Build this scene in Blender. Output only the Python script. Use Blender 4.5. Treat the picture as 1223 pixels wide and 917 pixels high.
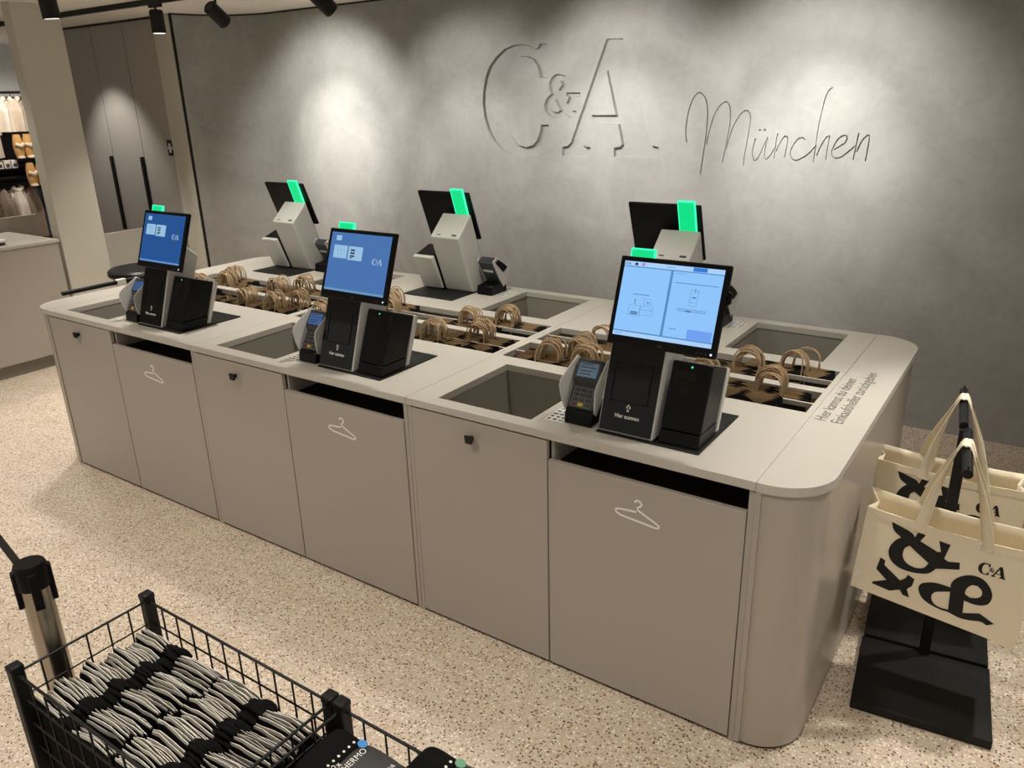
import bpy, bmesh, math, random
from mathutils import Vector, Matrix

for _o in list(bpy.data.objects):
    bpy.data.objects.remove(_o, do_unlink=True)
SC = bpy.context.scene
COL = SC.collection
random.seed(7)
PI = math.pi

# ------------------------------------------------------------------ camera
cam_d = bpy.data.cameras.new('camera')
cam_d.sensor_fit = 'HORIZONTAL'
cam_d.sensor_width = 36.0
cam_d.lens = 939.28 / 1223.0 * 36.0
cam_d.clip_start = 0.05
cam = bpy.data.objects.new('camera', cam_d)
COL.objects.link(cam)
cam.location = (0.5352, -1.8877, 1.8523)
cam.rotation_euler = (1.219976, 0.025452, 0.598710)
SC.camera = cam

# ------------------------------------------------------------------ world, exposure
W = bpy.data.worlds.new('store_ambient')
SC.world = W
W.use_nodes = True
_bg = W.node_tree.nodes['Background']
_bg.inputs[0].default_value = (1.0, 0.96, 0.90, 1)
_bg.inputs[1].default_value = 0.46
SC.view_settings.view_transform = 'Standard'
SC.view_settings.look = 'None'
SC.view_settings.exposure = 0.0
SC.view_settings.gamma = 1.0
SC.view_settings.use_curve_mapping = False

def spot(loc, target, power, cone, blend=0.6, size=0.05, color=(1.0, 0.955, 0.88), name='spot_light'):
    d = bpy.data.lights.new(name, 'SPOT')
    d.energy = power
    d.spot_size = math.radians(cone)
    d.spot_blend = blend
    d.shadow_soft_size = size
    d.color = color
    o = bpy.data.objects.new(name, d)
    COL.objects.link(o)
    o.location = loc
    o.rotation_euler = (Vector(target) - Vector(loc)).to_track_quat('-Z', 'Y').to_euler()
    return o

CEIL = 2.545
# wall washers on the rear track
WASH = [(-4.20, 1.68, -4.38, 1.58, 132), (-3.22, 1.68, -3.02, 1.50, 62), (-1.95, 1.68, -1.85, 1.58, 92), (-0.66, 1.68, -0.66, 1.55, 112)]
for lx, ly, tx, tz, pw in WASH:
    aim = Vector((tx, 2.84, tz)) - Vector((lx, ly, 2.40))
    tip = Vector((lx, ly, 2.40)) + aim.normalized() * 0.12
    spot(tip, (tx, 2.84, tz), pw * 0.62, 92, 0.7, 0.04, (1.0, 0.985, 0.96))                 # wide spill
    spot(tip, (tx, 2.84, tz - 0.12), pw * 0.95, 54, 1.0, 0.04, (1.0, 0.985, 0.96))          # narrow beam
spot((-6.70, 1.72, 2.30), (-6.72, 2.34, 1.15), 42, 78, 0.7, 0.03, (1.0, 0.97, 0.93))
# down lights over the counter and the aisle
DOWN = [(-4.33, 0.67, 125), (-2.9, 0.67, 100), (-1.5, 0.67, 92), (-0.1, 0.67, 66),
        (-4.6, -1.0, 86), (-3.0, -1.0, 86), (-1.4, -1.0, 88), (0.2, -1.0, 86), (-3.6, -2.6, 62), (-1.4, -2.6, 64), (0.8, -2.6, 64)]
for lx, ly, pw in DOWN:
    spot((lx, ly, 2.32), (lx, ly + 0.15, 0.0), pw, 96, 0.8, 0.06)
spot((1.05, 1.30, 2.32), (0.72, 0.15, 0.0), 120, 72, 0.6, 0.05)
spot((-8.2, 2.2, 2.4), (-9.0, 2.5, 1.3), 60, 100, 0.6, 0.06, (1.0, 0.93, 0.85))
spot((-6.4, 0.9, 2.4), (-6.0, 0.9, 0.9), 60, 100, 0.7, 0.06)
spot((-4.86, 1.68, 2.31), (-4.86, 1.68, 0.0), 95, 100, 0.8, 0.05)

# ------------------------------------------------------------------ material helpers
MATS = {}
def srgb(r, g, b):
    def f(c):
        c /= 255.0
        return c / 12.92 if c <= 0.04045 else ((c + 0.055) / 1.055) ** 2.4
    return (f(r), f(g), f(b), 1.0)

def mat(name, col, rough=0.5, metal=0.0, spec=0.5, emit=None, estr=1.0, noise=0.0, nscale=60.0, bump=0.0, coat=0.0):
    if name in MATS:
        return MATS[name]
    m = bpy.data.materials.new(name)
    m.use_nodes = True
    nt = m.node_tree
    b = nt.nodes['Principled BSDF']
    b.inputs['Base Color'].default_value = col
    b.inputs['Roughness'].default_value = rough
    b.inputs['Metallic'].default_value = metal
    b.inputs['Specular IOR Level'].default_value = spec
    if coat:
        b.inputs['Coat Weight'].default_value = coat
    if emit is not None:
        b.inputs['Emission Color'].default_value = emit
        b.inputs['Emission Strength'].default_value = estr
    if noise or bump:
        tc = nt.nodes.new('ShaderNodeTexCoord')
        nz = nt.nodes.new('ShaderNodeTexNoise')
        nz.inputs['Scale'].default_value = nscale
        nz.inputs['Detail'].default_value = 4
        nt.links.new(tc.outputs['Object'], nz.inputs['Vector'])
        if noise:
            rp = nt.nodes.new('ShaderNodeMapRange')
            rp.inputs['To Min'].default_value = 1 - noise
            rp.inputs['To Max'].default_value = 1 + noise
            nt.links.new(nz.outputs['Fac'], rp.inputs['Value'])
            mx = nt.nodes.new('ShaderNodeVectorMath')
            mx.operation = 'MULTIPLY'
            mx.inputs[0].default_value = col[:3]
            nt.links.new(rp.outputs['Result'], mx.inputs[1])
            nt.links.new(mx.outputs['Vector'], b.inputs['Base Color'])
        if bump:
            bp = nt.nodes.new('ShaderNodeBump')
            bp.inputs['Strength'].default_value = bump
            bp.inputs['Distance'].default_value = 0.002
            nt.links.new(nz.outputs['Fac'], bp.inputs['Height'])
            nt.links.new(bp.outputs['Normal'], b.inputs['Normal'])
    MATS[name] = m
    return m

def glow(name, col, strength=1.0):
    """a lit display or lamp surface"""
    return mat(name, (0.0, 0.0, 0.0, 1), 0.25, 0, 0.3, emit=col, estr=strength)

def terrazzo():
    m = bpy.data.materials.new('terrazzo')
    m.use_nodes = True
    nt = m.node_tree
    N, L = nt.nodes, nt.links
    b = N['Principled BSDF']
    tc = N.new('ShaderNodeTexCoord')
    base = N.new('ShaderNodeTexNoise'); base.inputs['Scale'].default_value = 7; base.inputs['Detail'].default_value = 6
    L.new(tc.outputs['Object'], base.inputs['Vector'])
    cr = N.new('ShaderNodeValToRGB')
    cr.color_ramp.elements[0].position = 0.3; cr.color_ramp.elements[0].color = srgb(202, 184, 163)
    cr.color_ramp.elements[1].position = 0.7; cr.color_ramp.elements[1].color = srgb(214, 199, 179)
    L.new(base.outputs['Fac'], cr.inputs['Fac'])
    cur = cr.outputs['Color']
    def chips(scale, size, prob_lo, prob_hi, col, cur, seed):
        mp = N.new('ShaderNodeMapping'); mp.inputs['Location'].default_value = (seed, seed * 1.7, 0)
        L.new(tc.outputs['Object'], mp.inputs['Vector'])
        dn = N.new('ShaderNodeTexNoise'); dn.inputs['Scale'].default_value = scale * 1.6; dn.inputs['Detail'].default_value = 2
        L.new(mp.outputs['Vector'], dn.inputs['Vector'])
        ad = N.new('ShaderNodeMixRGB'); ad.blend_type = 'LINEAR_LIGHT'; ad.inputs['Fac'].default_value = 0.35 / scale
        L.new(mp.outputs['Vector'], ad.inputs['Color1']); L.new(dn.outputs['Color'], ad.inputs['Color2'])
        v = N.new('ShaderNodeTexVoronoi'); v.inputs['Scale'].default_value = scale
        v.voronoi_dimensions = '2D'
        L.new(ad.outputs['Color'], v.inputs['Vector'])
        lt = N.new('ShaderNodeMath'); lt.operation = 'LESS_THAN'; lt.inputs[1].default_value = size
        L.new(v.outputs['Distance'], lt.inputs[0])
        sp = N.new('ShaderNodeSeparateColor'); L.new(v.outputs['Color'], sp.inputs['Color'])
        g1 = N.new('ShaderNodeMath'); g1.operation = 'GREATER_THAN'; g1.inputs[1].default_value = prob_lo
        L.new(sp.outputs['Red'], g1.inputs[0])
        mu = N.new('ShaderNodeMath'); mu.operation = 'MULTIPLY'
        L.new(lt.outputs[0], mu.inputs[0]); L.new(g1.outputs[0], mu.inputs[1])
        mx = N.new('ShaderNodeMixRGB'); mx.inputs['Color2'].default_value = col
        L.new(mu.outputs[0], mx.inputs['Fac']); L.new(cur, mx.inputs['Color1'])
        return mx.outputs['Color']
    cur = chips(170, 0.42, 0.66, 1, srgb(182, 158, 132), cur, 1.0)
    cur = chips(150, 0.40, 0.66, 1, srgb(222, 208, 190), cur, 3.1)
    cur = chips(88, 0.36, 0.80, 1, srgb(236, 226, 212), cur, 5.3)
    cur = chips(92, 0.33, 0.85, 1, srgb(150, 116, 90), cur, 8.9)
    cur = chips(92, 0.30, 0.885, 1, srgb(80, 66, 58), cur, 13.7)
    L.new(cur, b.inputs['Base Color'])
    b.inputs['Roughness'].default_value = 0.42
    b.inputs['Specular IOR Level'].default_value = 0.35
    return m

def plaster():
    m = bpy.data.materials.new('concrete_plaster')
    m.use_nodes = True
    nt = m.node_tree
    N, L = nt.nodes, nt.links
    b = N['Principled BSDF']
    tc = N.new('ShaderNodeTexCoord')
    n1 = N.new('ShaderNodeTexNoise'); n1.inputs['Scale'].default_value = 2.2; n1.inputs['Detail'].default_value = 8; n1.inputs['Roughness'].default_value = 0.62; n1.inputs['Distortion'].default_value = 0.9
    L.new(tc.outputs['Object'], n1.inputs['Vector'])
    n2 = N.new('ShaderNodeTexNoise'); n2.inputs['Scale'].default_value = 11; n2.inputs['Detail'].default_value = 6; n2.inputs['Distortion'].default_value = 1.6
    L.new(tc.outputs['Object'], n2.inputs['Vector'])
    ad = N.new('ShaderNodeMath'); ad.operation = 'MULTIPLY_ADD'; ad.inputs[1].default_value = 0.45
    L.new(n2.outputs['Fac'], ad.inputs[0]); L.new(n1.outputs['Fac'], ad.inputs[2])
    cr = N.new('ShaderNodeValToRGB')
    cr.color_ramp.elements[0].position = 0.45; cr.color_ramp.elements[0].color = srgb(144, 141, 136)
    cr.color_ramp.elements[1].position = 1.0; cr.color_ramp.elements[1].color = srgb(166, 163, 157)
    L.new(ad.outputs[0], cr.inputs['Fac'])
    L.new(cr.outputs['Color'], b.inputs['Base Color'])
    # shallow trowel marks
    mp = N.new('ShaderNodeMapping'); mp.inputs['Rotation'].default_value = (0, 0.5, 0); mp.inputs['Scale'].default_value = (5, 5, 11)
    L.new(tc.outputs['Object'], mp.inputs['Vector'])
    n3 = N.new('ShaderNodeTexNoise'); n3.inputs['Scale'].default_value = 1.6; n3.inputs['Detail'].default_value = 5; n3.inputs['Distortion'].default_value = 2.2
    L.new(mp.outputs['Vector'], n3.inputs['Vector'])
    bp = N.new('ShaderNodeBump'); bp.inputs['Strength'].default_value = 0.13; bp.inputs['Distance'].default_value = 0.006
    L.new(n3.outputs['Fac'], bp.inputs['Height'])
    L.new(bp.outputs['Normal'], b.inputs['Normal'])
    b.inputs['Roughness'].default_value = 0.62
    b.inputs['Specular IOR Level'].default_value = 0.3
    return m

def kraft_print():
    """brown paper with a printed row of black arches"""
    m = bpy.data.materials.new('printed_kraft_paper')
    m.use_nodes = True
    nt = m.node_tree
    N, L = nt.nodes, nt.links
    b = N['Principled BSDF']
    tc = N.new('ShaderNodeTexCoord')
    sp = N.new('ShaderNodeSeparateXYZ'); L.new(tc.outputs['Object'], sp.inputs[0])
    def M(op, a, c=None, d=None):
        n = N.new('ShaderNodeMath'); n.operation = op
        for i, v in enumerate((a, c, d)):
            if v is None: continue
            if isinstance(v, (int, float)): n.inputs[i].default_value = v
            else: L.new(v, n.inputs[i])
        return n.outputs[0]
    s = M('ABSOLUTE', M('SINE', M('MULTIPLY_ADD', sp.outputs['X'], 27.0, 0.6)))
    edge = M('MULTIPLY_ADD', s, 0.028, -0.0275)          # arch line below the top edge (z is 0 at the top)
    blk = M('LESS_THAN', sp.outputs['Z'], edge)
    inner = M('LESS_THAN', sp.outputs['Z'], M('ADD', edge, -0.045))
    fac = M('SUBTRACT', blk, inner)
    mx = N.new('ShaderNodeMixRGB')
    mx.inputs['Color1'].default_value = srgb(176, 148, 110)
    mx.inputs['Color2'].default_value = srgb(20, 19, 18)
    L.new(fac, mx.inputs['Fac'])
    L.new(mx.outputs['Color'], b.inputs['Base Color'])
    b.inputs['Roughness'].default_value = 0.75
    return m

LAM = mat('warm_grey_laminate', srgb(188, 183, 173), 0.42, spec=0.4, noise=0.015, nscale=300)
LAMD = mat('laminate_shaded', srgb(168, 160, 150), 0.45, spec=0.4, noise=0.015, nscale=300)  # same laminate as the worktops, shade of upright sides put into the colour
LAMG = mat('satin_laminate_shaded', srgb(168, 160, 148), 0.27, spec=0.5, noise=0.015, nscale=300)  # glossier version, same shade mixed into the laminate colour
CREAM = mat('cream_paint', srgb(192, 187, 173), 0.6, noise=0.02, nscale=20)
CEILM = mat('ceiling_paint', srgb(240, 236, 226), 0.8)
DARKGAP = mat('dark_gap', srgb(22, 20, 18), 0.7)
BLACK = mat('black_plastic', srgb(6, 6, 9), 0.40, spec=0.22)
MATTEB = mat('matte_black_metal', srgb(15, 15, 16), 0.5, spec=0.3)
GLASSB = mat('black_glass', srgb(4, 4, 6), 0.05, spec=0.35)
SILVER = mat('silver_grey_shell', srgb(196, 195, 190), 0.38, spec=0.45)
GREYD = mat('dark_grey_plastic', srgb(58, 62, 66), 0.4)
WHITE = mat('white_print', srgb(236, 234, 228), 0.5)
INK = mat('black_ink', srgb(14, 13, 12), 0.7)
KRAFT = mat('kraft_cord', srgb(172, 147, 114), 0.8, noise=0.12, nscale=90)
KRAFTP = kraft_print()
STEEL = mat('brushed_steel', srgb(188, 180, 168), 0.28, metal=1.0)
CANVAS = mat('unbleached_canvas', srgb(240, 227, 200), 0.85, noise=0.05, nscale=140, bump=0.25)
PLAST = plaster()
TERR = terrazzo()

# ------------------------------------------------------------------ geometry helpers
class MB:
    def __init__(s):
        s.v, s.f = [], []
    def add(s, vs, fs):
        o = len(s.v)
        s.v += [tuple(v) for v in vs]
        s.f += [tuple(i + o for i in f) for f in fs]
        return s
    def box(s, x0, x1, y0, y1, z0, z1):
        return s.add([(x0, y0, z0), (x1, y0, z0), (x1, y1, z0), (x0, y1, z0), (x0, y0, z1), (x1, y0, z1), (x1, y1, z1), (x0, y1, z1)],
                     [(0, 3, 2, 1), (4, 5, 6, 7), (0, 1, 5, 4), (1, 2, 6, 5), (2, 3, 7, 6), (3, 0, 4, 7)])
    def prism(s, poly, fn0, fn1):
        """poly: 2-D points; fn0/fn1 map a 2-D point to the two end caps"""
        n = len(poly)
        vs = [fn0(*p) for p in poly] + [fn1(*p) for p in poly]
        fs = [tuple(range(n))[::-1], tuple(range(n, 2 * n))]
        fs += [(i, (i + 1) % n, n + (i + 1) % n, n + i) for i in range(n)]
        return s.add(vs, fs)
    def prism_x(s, poly, x0, x1):
        return s.prism(poly, lambda a, b: (x0, a, b), lambda a, b: (x1, a, b))
    def prism_z(s, poly, z0, z1):
        return s.prism(poly, lambda a, b: (a, b, z0), lambda a, b: (a, b, z1))
    def tube(s, path, r, n=6, caps=True, closed=False):
        path = [Vector(p) for p in path]
        m = len(path)
        vs, fs = [], []
        up = None
        for i, p in enumerate(path):
            a = path[i - 1] if (i > 0 or closed) else p
            c = path[(i + 1) % m] if (i < m - 1 or closed) else p
            t = (c - a).normalized()
            if up is None:
                up = Vector((0, 0, 1)) if abs(t.z) < 0.9 else Vector((1, 0, 0))
            u = (up - t * up.dot(t)).normalized()
            w = t.cross(u)
            up = u
            rr = r[i] if isinstance(r, (list, tuple)) else r
            for k in range(n):
                an = 2 * PI * k / n
                vs.append(p + u * math.cos(an) * rr + w * math.sin(an) * rr)
        for i in range(m if closed else m - 1):
            j = (i + 1) % m
            for k in range(n):
                fs.append((i * n + k, i * n + (k + 1) % n, j * n + (k + 1) % n, j * n + k))
        if caps and not closed:
            fs.append(tuple(range(n))[::-1]); fs.append(tuple(range((m - 1) * n, m * n)))
        return s.add(vs, fs)
    def lathe(s, prof, n=24, c=(0, 0, 0)):
        vs, fs = [], []
        m = len(prof)
        for r, z in prof:
            for k in range(n):
                a = 2 * PI * k / n
                vs.append((c[0] + r * math.cos(a), c[1] + r * math.sin(a), c[2] + z))
        for i in range(m - 1):
            for k in range(n):
                fs.append((i * n + k, i * n + (k + 1) % n, (i + 1) * n + (k + 1) % n, (i + 1) * n + k))
        fs.append(tuple(range(n))[::-1]); fs.append(tuple(range((m - 1) * n, m * n)))
        return s.add(vs, fs)
    def mesh(s, name='m', mats=(), smooth=None, mtx=None):
        me = bpy.data.meshes.new(name)
        me.from_pydata([tuple(v) for v in s.v], [], s.f)
        bm = bmesh.new(); bm.from_mesh(me)
        bmesh.ops.recalc_face_normals(bm, faces=bm.faces)
        bm.to_mesh(me); bm.free()
        if mtx is not None:
            me.transform(mtx)
        for m_ in (mats if isinstance(mats, (list, tuple)) else [mats]):
            me.materials.append(m_)
        if smooth is not None:
            me.shade_smooth()
            me.set_sharp_from_angle(angle=math.radians(smooth))
        return me
    def obj(s, name, m, parent=None, loc=(0, 0, 0), rot=(0, 0, 0), smooth=None, bevel=0.0, bseg=2):
        o = bpy.data.objects.new(name, s.mesh(name, m, smooth))
        COL.objects.link(o)
        o.location = loc; o.rotation_euler = rot
        o.parent = parent
        if bevel:
            bv = o.modifiers.new('bevel', 'BEVEL')
            bv.width = bevel; bv.segments = bseg; bv.limit_method = 'ANGLE'; bv.angle_limit = math.radians(40)
            if smooth is None:
                o.data.shade_smooth(); o.data.set_sharp_from_angle(angle=math.radians(40))
            bv.harden_normals = False
        return o

def link_mesh(name, me, parent=None, loc=(0, 0, 0), rot=(0, 0, 0)):
    o = bpy.data.objects.new(name, me)
    COL.objects.link(o)
    o.location = loc; o.rotation_euler = rot; o.parent = parent
    return o

def empty(name, loc=(0, 0, 0), rz=0.0):
    o = bpy.data.objects.new(name, None)
    o.empty_display_size = 0.05
    COL.objects.link(o)
    o.location = loc; o.rotation_euler = (0, 0, rz)
    return o

def tag(o, label=None, cat=None, group=None, kind=None):
    if label: o['label'] = label
    if cat: o['category'] = cat
    if group: o['group'] = group
    if kind: o['kind'] = kind
    return o

def copy_tree(o, parent=None):
    c = o.copy()
    COL.objects.link(c)
    c.parent = parent
    for ch in [x for x in bpy.data.objects if x.parent == o]:
        copy_tree(ch, c)
    return c

def fill2d(loops, name='shape'):
    """filled 2-D outline (with holes) as vertices and faces in the plane"""
    cu = bpy.data.curves.new(name, 'CURVE')
    cu.dimensions = '2D'
    cu.fill_mode = 'BOTH'
    for lp in loops:
        sp = cu.splines.new('POLY')
        sp.points.add(len(lp) - 1)
        for p, q in zip(sp.points, lp):
            p.co = (q[0], q[1], 0, 1)
        sp.use_cyclic_u = True
    return curve_mesh(cu)

def curve_mesh(cu):
    o = bpy.data.objects.new('tmp', cu)
    COL.objects.link(o)
    dg = bpy.context.evaluated_depsgraph_get()
    me = bpy.data.meshes.new_from_object(o.evaluated_get(dg))
    bpy.data.objects.remove(o, do_unlink=True)
    bpy.data.curves.remove(cu)
    bm = bmesh.new(); bm.from_mesh(me)
    bmesh.ops.remove_doubles(bm, verts=bm.verts, dist=1e-5)
    vs = [v.co.copy() for v in bm.verts]
    bm.verts.index_update()
    fs = [tuple(v.index for v in f.verts) for f in bm.faces]
    bm.free()
    bpy.data.meshes.remove(me)
    return vs, fs

def text2d(body, size, align='CENTER', spacing=1.0, line=1.0, bold=0.0):
    cu = bpy.data.curves.new('txt', 'FONT')
    cu.body = body; cu.size = size; cu.align_x = align; cu.align_y = 'CENTER'
    cu.space_character = spacing; cu.space_line = line
    cu.resolution_u = 3
    cu.offset = size * bold
    return curve_mesh(cu)

def flat(name, shape, m, fn, parent=None, loc=(0, 0, 0)):
    """a printed flat shape: fn maps its 2-D points into place"""
    vs, fs = shape
    me = bpy.data.meshes.new(name)
    me.from_pydata([fn(v[0], v[1]) for v in vs], [], fs)
    me.materials.append(m)
    return link_mesh(name, me, parent, loc)

def ribbon2d(path, w):
    """closed outline of a stroke of constant or varying width"""
    P = [Vector(p) for p in path]
    n = len(P)
    L, R = [], []
    for i in range(n):
        t = (P[min(i + 1, n - 1)] - P[max(i - 1, 0)]).normalized()
        nn = Vector((-t.y, t.x))
        ww = (w[i] if isinstance(w, (list, tuple)) else w) * 0.5
        L.append(P[i] + nn * ww); R.append(P[i] - nn * ww)
    return [tuple(p) for p in L] + [tuple(p) for p in reversed(R)]

def smooth_path(pts, sub=4):
    P = [Vector(p) for p in pts]
    out = []
    n = len(P)
    for i in range(n - 1):
        p0, p1, p2, p3 = P[max(i - 1, 0)], P[i], P[i + 1], P[min(i + 2, n - 1)]
        for k in range(sub):
            t = k / sub
            out.append(0.5 * ((2 * p1) + (p2 - p0) * t + (2 * p0 - 5 * p1 + 4 * p2 - p3) * t * t + (3 * p1 - p0 - 3 * p2 + p3) * t ** 3))
    out.append(P[-1])
    return out

# ------------------------------------------------------------------ traced lettering (metres on the wall; fractions of the bag front)
C_OUT= [(-2.459, 2.165), (-2.411, 2.162), (-2.407, 1.965), (-2.459, 1.966), (-2.467, 2.01), (-2.483, 2.046), (-2.511, 2.079), (-2.563, 2.101), (-2.621, 2.103), (-2.669, 2.081), (-2.706, 2.028), (-2.73, 1.945), (-2.74, 1.852), (-2.74, 1.748), (-2.725, 1.652), (-2.696, 1.584), (-2.655, 1.531), (-2.588, 1.512), (-2.522, 1.528), (-2.486, 1.566), (-2.465, 1.614), (-2.455, 1.661), (-2.404, 1.661), (-2.402, 1.47), (-2.452, 1.466), (-2.475, 1.478), (-2.529, 1.467), (-2.626, 1.458), (-2.712, 1.468), (-2.786, 1.505), (-2.847, 1.559), (-2.894, 1.632), (-2.923, 1.711), (-2.935, 1.808), (-2.927, 1.894), (-2.904, 1.979), (-2.87, 2.043), (-2.813, 2.101), (-2.738, 2.148), (-2.666, 2.167), (-2.596, 2.168), (-2.539, 2.154), (-2.499, 2.136), (-2.476, 2.139)]
A_OUT= [(-1.964, 2.166), (-1.863, 2.162), (-1.832, 2.089), (-1.765, 1.897), (-1.679, 1.604), (-1.661, 1.559), (-1.645, 1.534), (-1.601, 1.526), (-1.601, 1.473), (-1.9, 1.47), (-1.901, 1.519), (-1.86, 1.525), (-1.842, 1.543), (-1.874, 1.669), (-2.103, 1.669), (-2.142, 1.54), (-2.114, 1.521), (-2.085, 1.52), (-2.085, 1.471), (-2.289, 1.468), (-2.289, 1.519), (-2.251, 1.525), (-2.222, 1.549), (-1.969, 2.161)]
A_IN= [(-1.964, 1.991), (-1.889, 1.717), (-2.079, 1.719)]
SCRIPT= [[(-1.411, 1.561), (-1.42, 1.607), (-1.42, 1.658), (-1.411, 1.727), (-1.391, 1.795), (-1.366, 1.834), (-1.342, 1.843), (-1.318, 1.827), (-1.3, 1.793), (-1.289, 1.732), (-1.289, 1.658), (-1.292, 1.583), (-1.303, 1.481), (-1.314, 1.375)], [(-1.285, 1.551), (-1.271, 1.627), (-1.252, 1.701), (-1.223, 1.759), (-1.185, 1.788), (-1.161, 1.773), (-1.149, 1.724), (-1.149, 1.657), (-1.16, 1.571), (-1.169, 1.509), (-1.179, 1.445)], [(-1.16, 1.521), (-1.15, 1.571), (-1.129, 1.645), (-1.094, 1.712), (-1.058, 1.74), (-1.036, 1.723), (-1.028, 1.693), (-1.032, 1.621), (-1.042, 1.535), (-1.048, 1.486), (-1.05, 1.433)], [(-0.977, 1.628), (-0.969, 1.635), (-0.96, 1.629)], [(-0.949, 1.628), (-0.941, 1.636), (-0.932, 1.63)], [(-0.989, 1.585), (-1.0, 1.536), (-1.0, 1.493), (-0.986, 1.463), (-0.963, 1.484), (-0.94, 1.543), (-0.92, 1.591)], [(-0.92, 1.582), (-0.929, 1.524), (-0.929, 1.488), (-0.918, 1.471), (-0.892, 1.501), (-0.87, 1.543)], [(-0.864, 1.612), (-0.869, 1.574), (-0.873, 1.477)], [(-0.864, 1.517), (-0.847, 1.562), (-0.825, 1.598), (-0.81, 1.595), (-0.805, 1.568), (-0.814, 1.484)], [(-0.712, 1.581), (-0.728, 1.592), (-0.751, 1.583), (-0.777, 1.539), (-0.783, 1.503), (-0.768, 1.473), (-0.74, 1.471), (-0.694, 1.498), (-0.649, 1.547)], [(-0.591, 1.85), (-0.607, 1.84), (-0.623, 1.798), (-0.635, 1.719), (-0.644, 1.639), (-0.648, 1.54), (-0.652, 1.461)], [(-0.638, 1.499), (-0.622, 1.546), (-0.598, 1.593), (-0.581, 1.599), (-0.581, 1.57), (-0.585, 1.524), (-0.586, 1.474)], [(-0.487, 1.599), (-0.507, 1.605), (-0.534, 1.585), (-0.555, 1.541), (-0.559, 1.512), (-0.543, 1.486), (-0.511, 1.49), (-0.475, 1.519), (-0.444, 1.55)], [(-0.549, 1.53), (-0.518, 1.551), (-0.495, 1.568), (-0.487, 1.594)], [(-0.431, 1.617), (-0.434, 1.577), (-0.444, 1.477)], [(-0.43, 1.52), (-0.413, 1.572), (-0.39, 1.603), (-0.375, 1.6), (-0.375, 1.555), (-0.38, 1.472)]]
P_AMP = [(0.162, 0.918), (0.282, 0.875), (0.316, 0.833), (0.328, 0.905), (0.374, 0.89), (0.351, 0.812), (0.461, 0.756), (0.48, 0.767), (0.455, 0.878), (0.523, 0.871), (0.507, 0.708), (0.532, 0.69), (0.597, 0.717), (0.605, 0.643), (0.485, 0.579), (0.468, 0.548), (0.434, 0.485), (0.351, 0.441), (0.272, 0.436), (0.213, 0.479), (0.185, 0.558), (0.186, 0.644), (0.21, 0.731), (0.238, 0.779), (0.185, 0.832)]
P_AMPIN = [(0.297, 0.723), (0.428, 0.604), (0.405, 0.534), (0.354, 0.505), (0.301, 0.524), (0.271, 0.589), (0.273, 0.674)]
P_X = [(0.145, 0.473), (0.178, 0.457), (0.178, 0.403), (0.291, 0.294), (0.319, 0.345), (0.329, 0.395), (0.372, 0.371), (0.367, 0.283), (0.341, 0.222), (0.367, 0.129), (0.324, 0.134), (0.3, 0.182), (0.243, 0.12), (0.129, 0.128), (0.129, 0.151), (0.21, 0.235), (0.134, 0.32)]
P_AND = [(0.579, 0.46), (0.595, 0.531), (0.636, 0.594), (0.69, 0.625), (0.745, 0.613), (0.791, 0.549), (0.814, 0.469), (0.809, 0.388), (0.782, 0.343), (0.733, 0.321), (0.673, 0.327), (0.683, 0.183), (0.773, 0.243), (0.864, 0.181), (0.825, 0.14), (0.789, 0.157), (0.73, 0.129), (0.673, 0.114), (0.604, 0.132), (0.546, 0.13), (0.479, 0.152), (0.435, 0.193), (0.408, 0.269), (0.41, 0.334), (0.437, 0.379), (0.496, 0.418), (0.584, 0.424)]
P_AND1 = [(0.668, 0.403), (0.669, 0.463), (0.691, 0.518), (0.723, 0.527), (0.752, 0.492), (0.757, 0.437), (0.736, 0.399), (0.7, 0.38)]
P_AND2 = [(0.6, 0.16), (0.543, 0.154), (0.507, 0.183), (0.49, 0.244), (0.501, 0.304), (0.539, 0.341), (0.586, 0.374)]
AMP_OUT = [(-2.313, 1.974), (-2.274, 1.964), (-2.253, 1.943), (-2.253, 1.915), (-2.274, 1.888), (-2.299, 1.866), (-2.285, 1.833), (-2.259, 1.793), (-2.237, 1.832), (-2.24, 1.844), (-2.257, 1.846), (-2.257, 1.86), (-2.163, 1.858), (-2.163, 1.844), (-2.192, 1.842), (-2.208, 1.828), (-2.237, 1.776), (-2.219, 1.748), (-2.192, 1.745), (-2.192, 1.717), (-2.234, 1.713), (-2.274, 1.736), (-2.309, 1.718), (-2.35, 1.712), (-2.391, 1.724), (-2.42, 1.755), (-2.426, 1.793), (-2.408, 1.83), (-2.369, 1.858), (-2.384, 1.886), (-2.387, 1.924), (-2.368, 1.958), (-2.342, 1.972)]
AMP_IN1 = [(-2.31, 1.942), (-2.291, 1.933), (-2.29, 1.907), (-2.317, 1.875), (-2.339, 1.904), (-2.333, 1.931)]
AMP_IN2 = [(-2.346, 1.831), (-2.381, 1.802), (-2.385, 1.771), (-2.365, 1.747), (-2.332, 1.737), (-2.3, 1.753)]
# ================================================================== THE SETTING
FLOOR = MB().box(-12, 4.5, -5.5, 4.2, -0.06, 0.0).obj('floor', TERR)
tag(FLOOR, 'speckled beige terrazzo shop floor', kind='structure')
CEILING = MB().box(-12, 4.5, -5.5, 4.2, CEIL, CEIL + 0.06).obj('ceiling', CEILM)
tag(CEILING, 'pale flat ceiling carrying the black lamp tracks', kind='structure')

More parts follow.
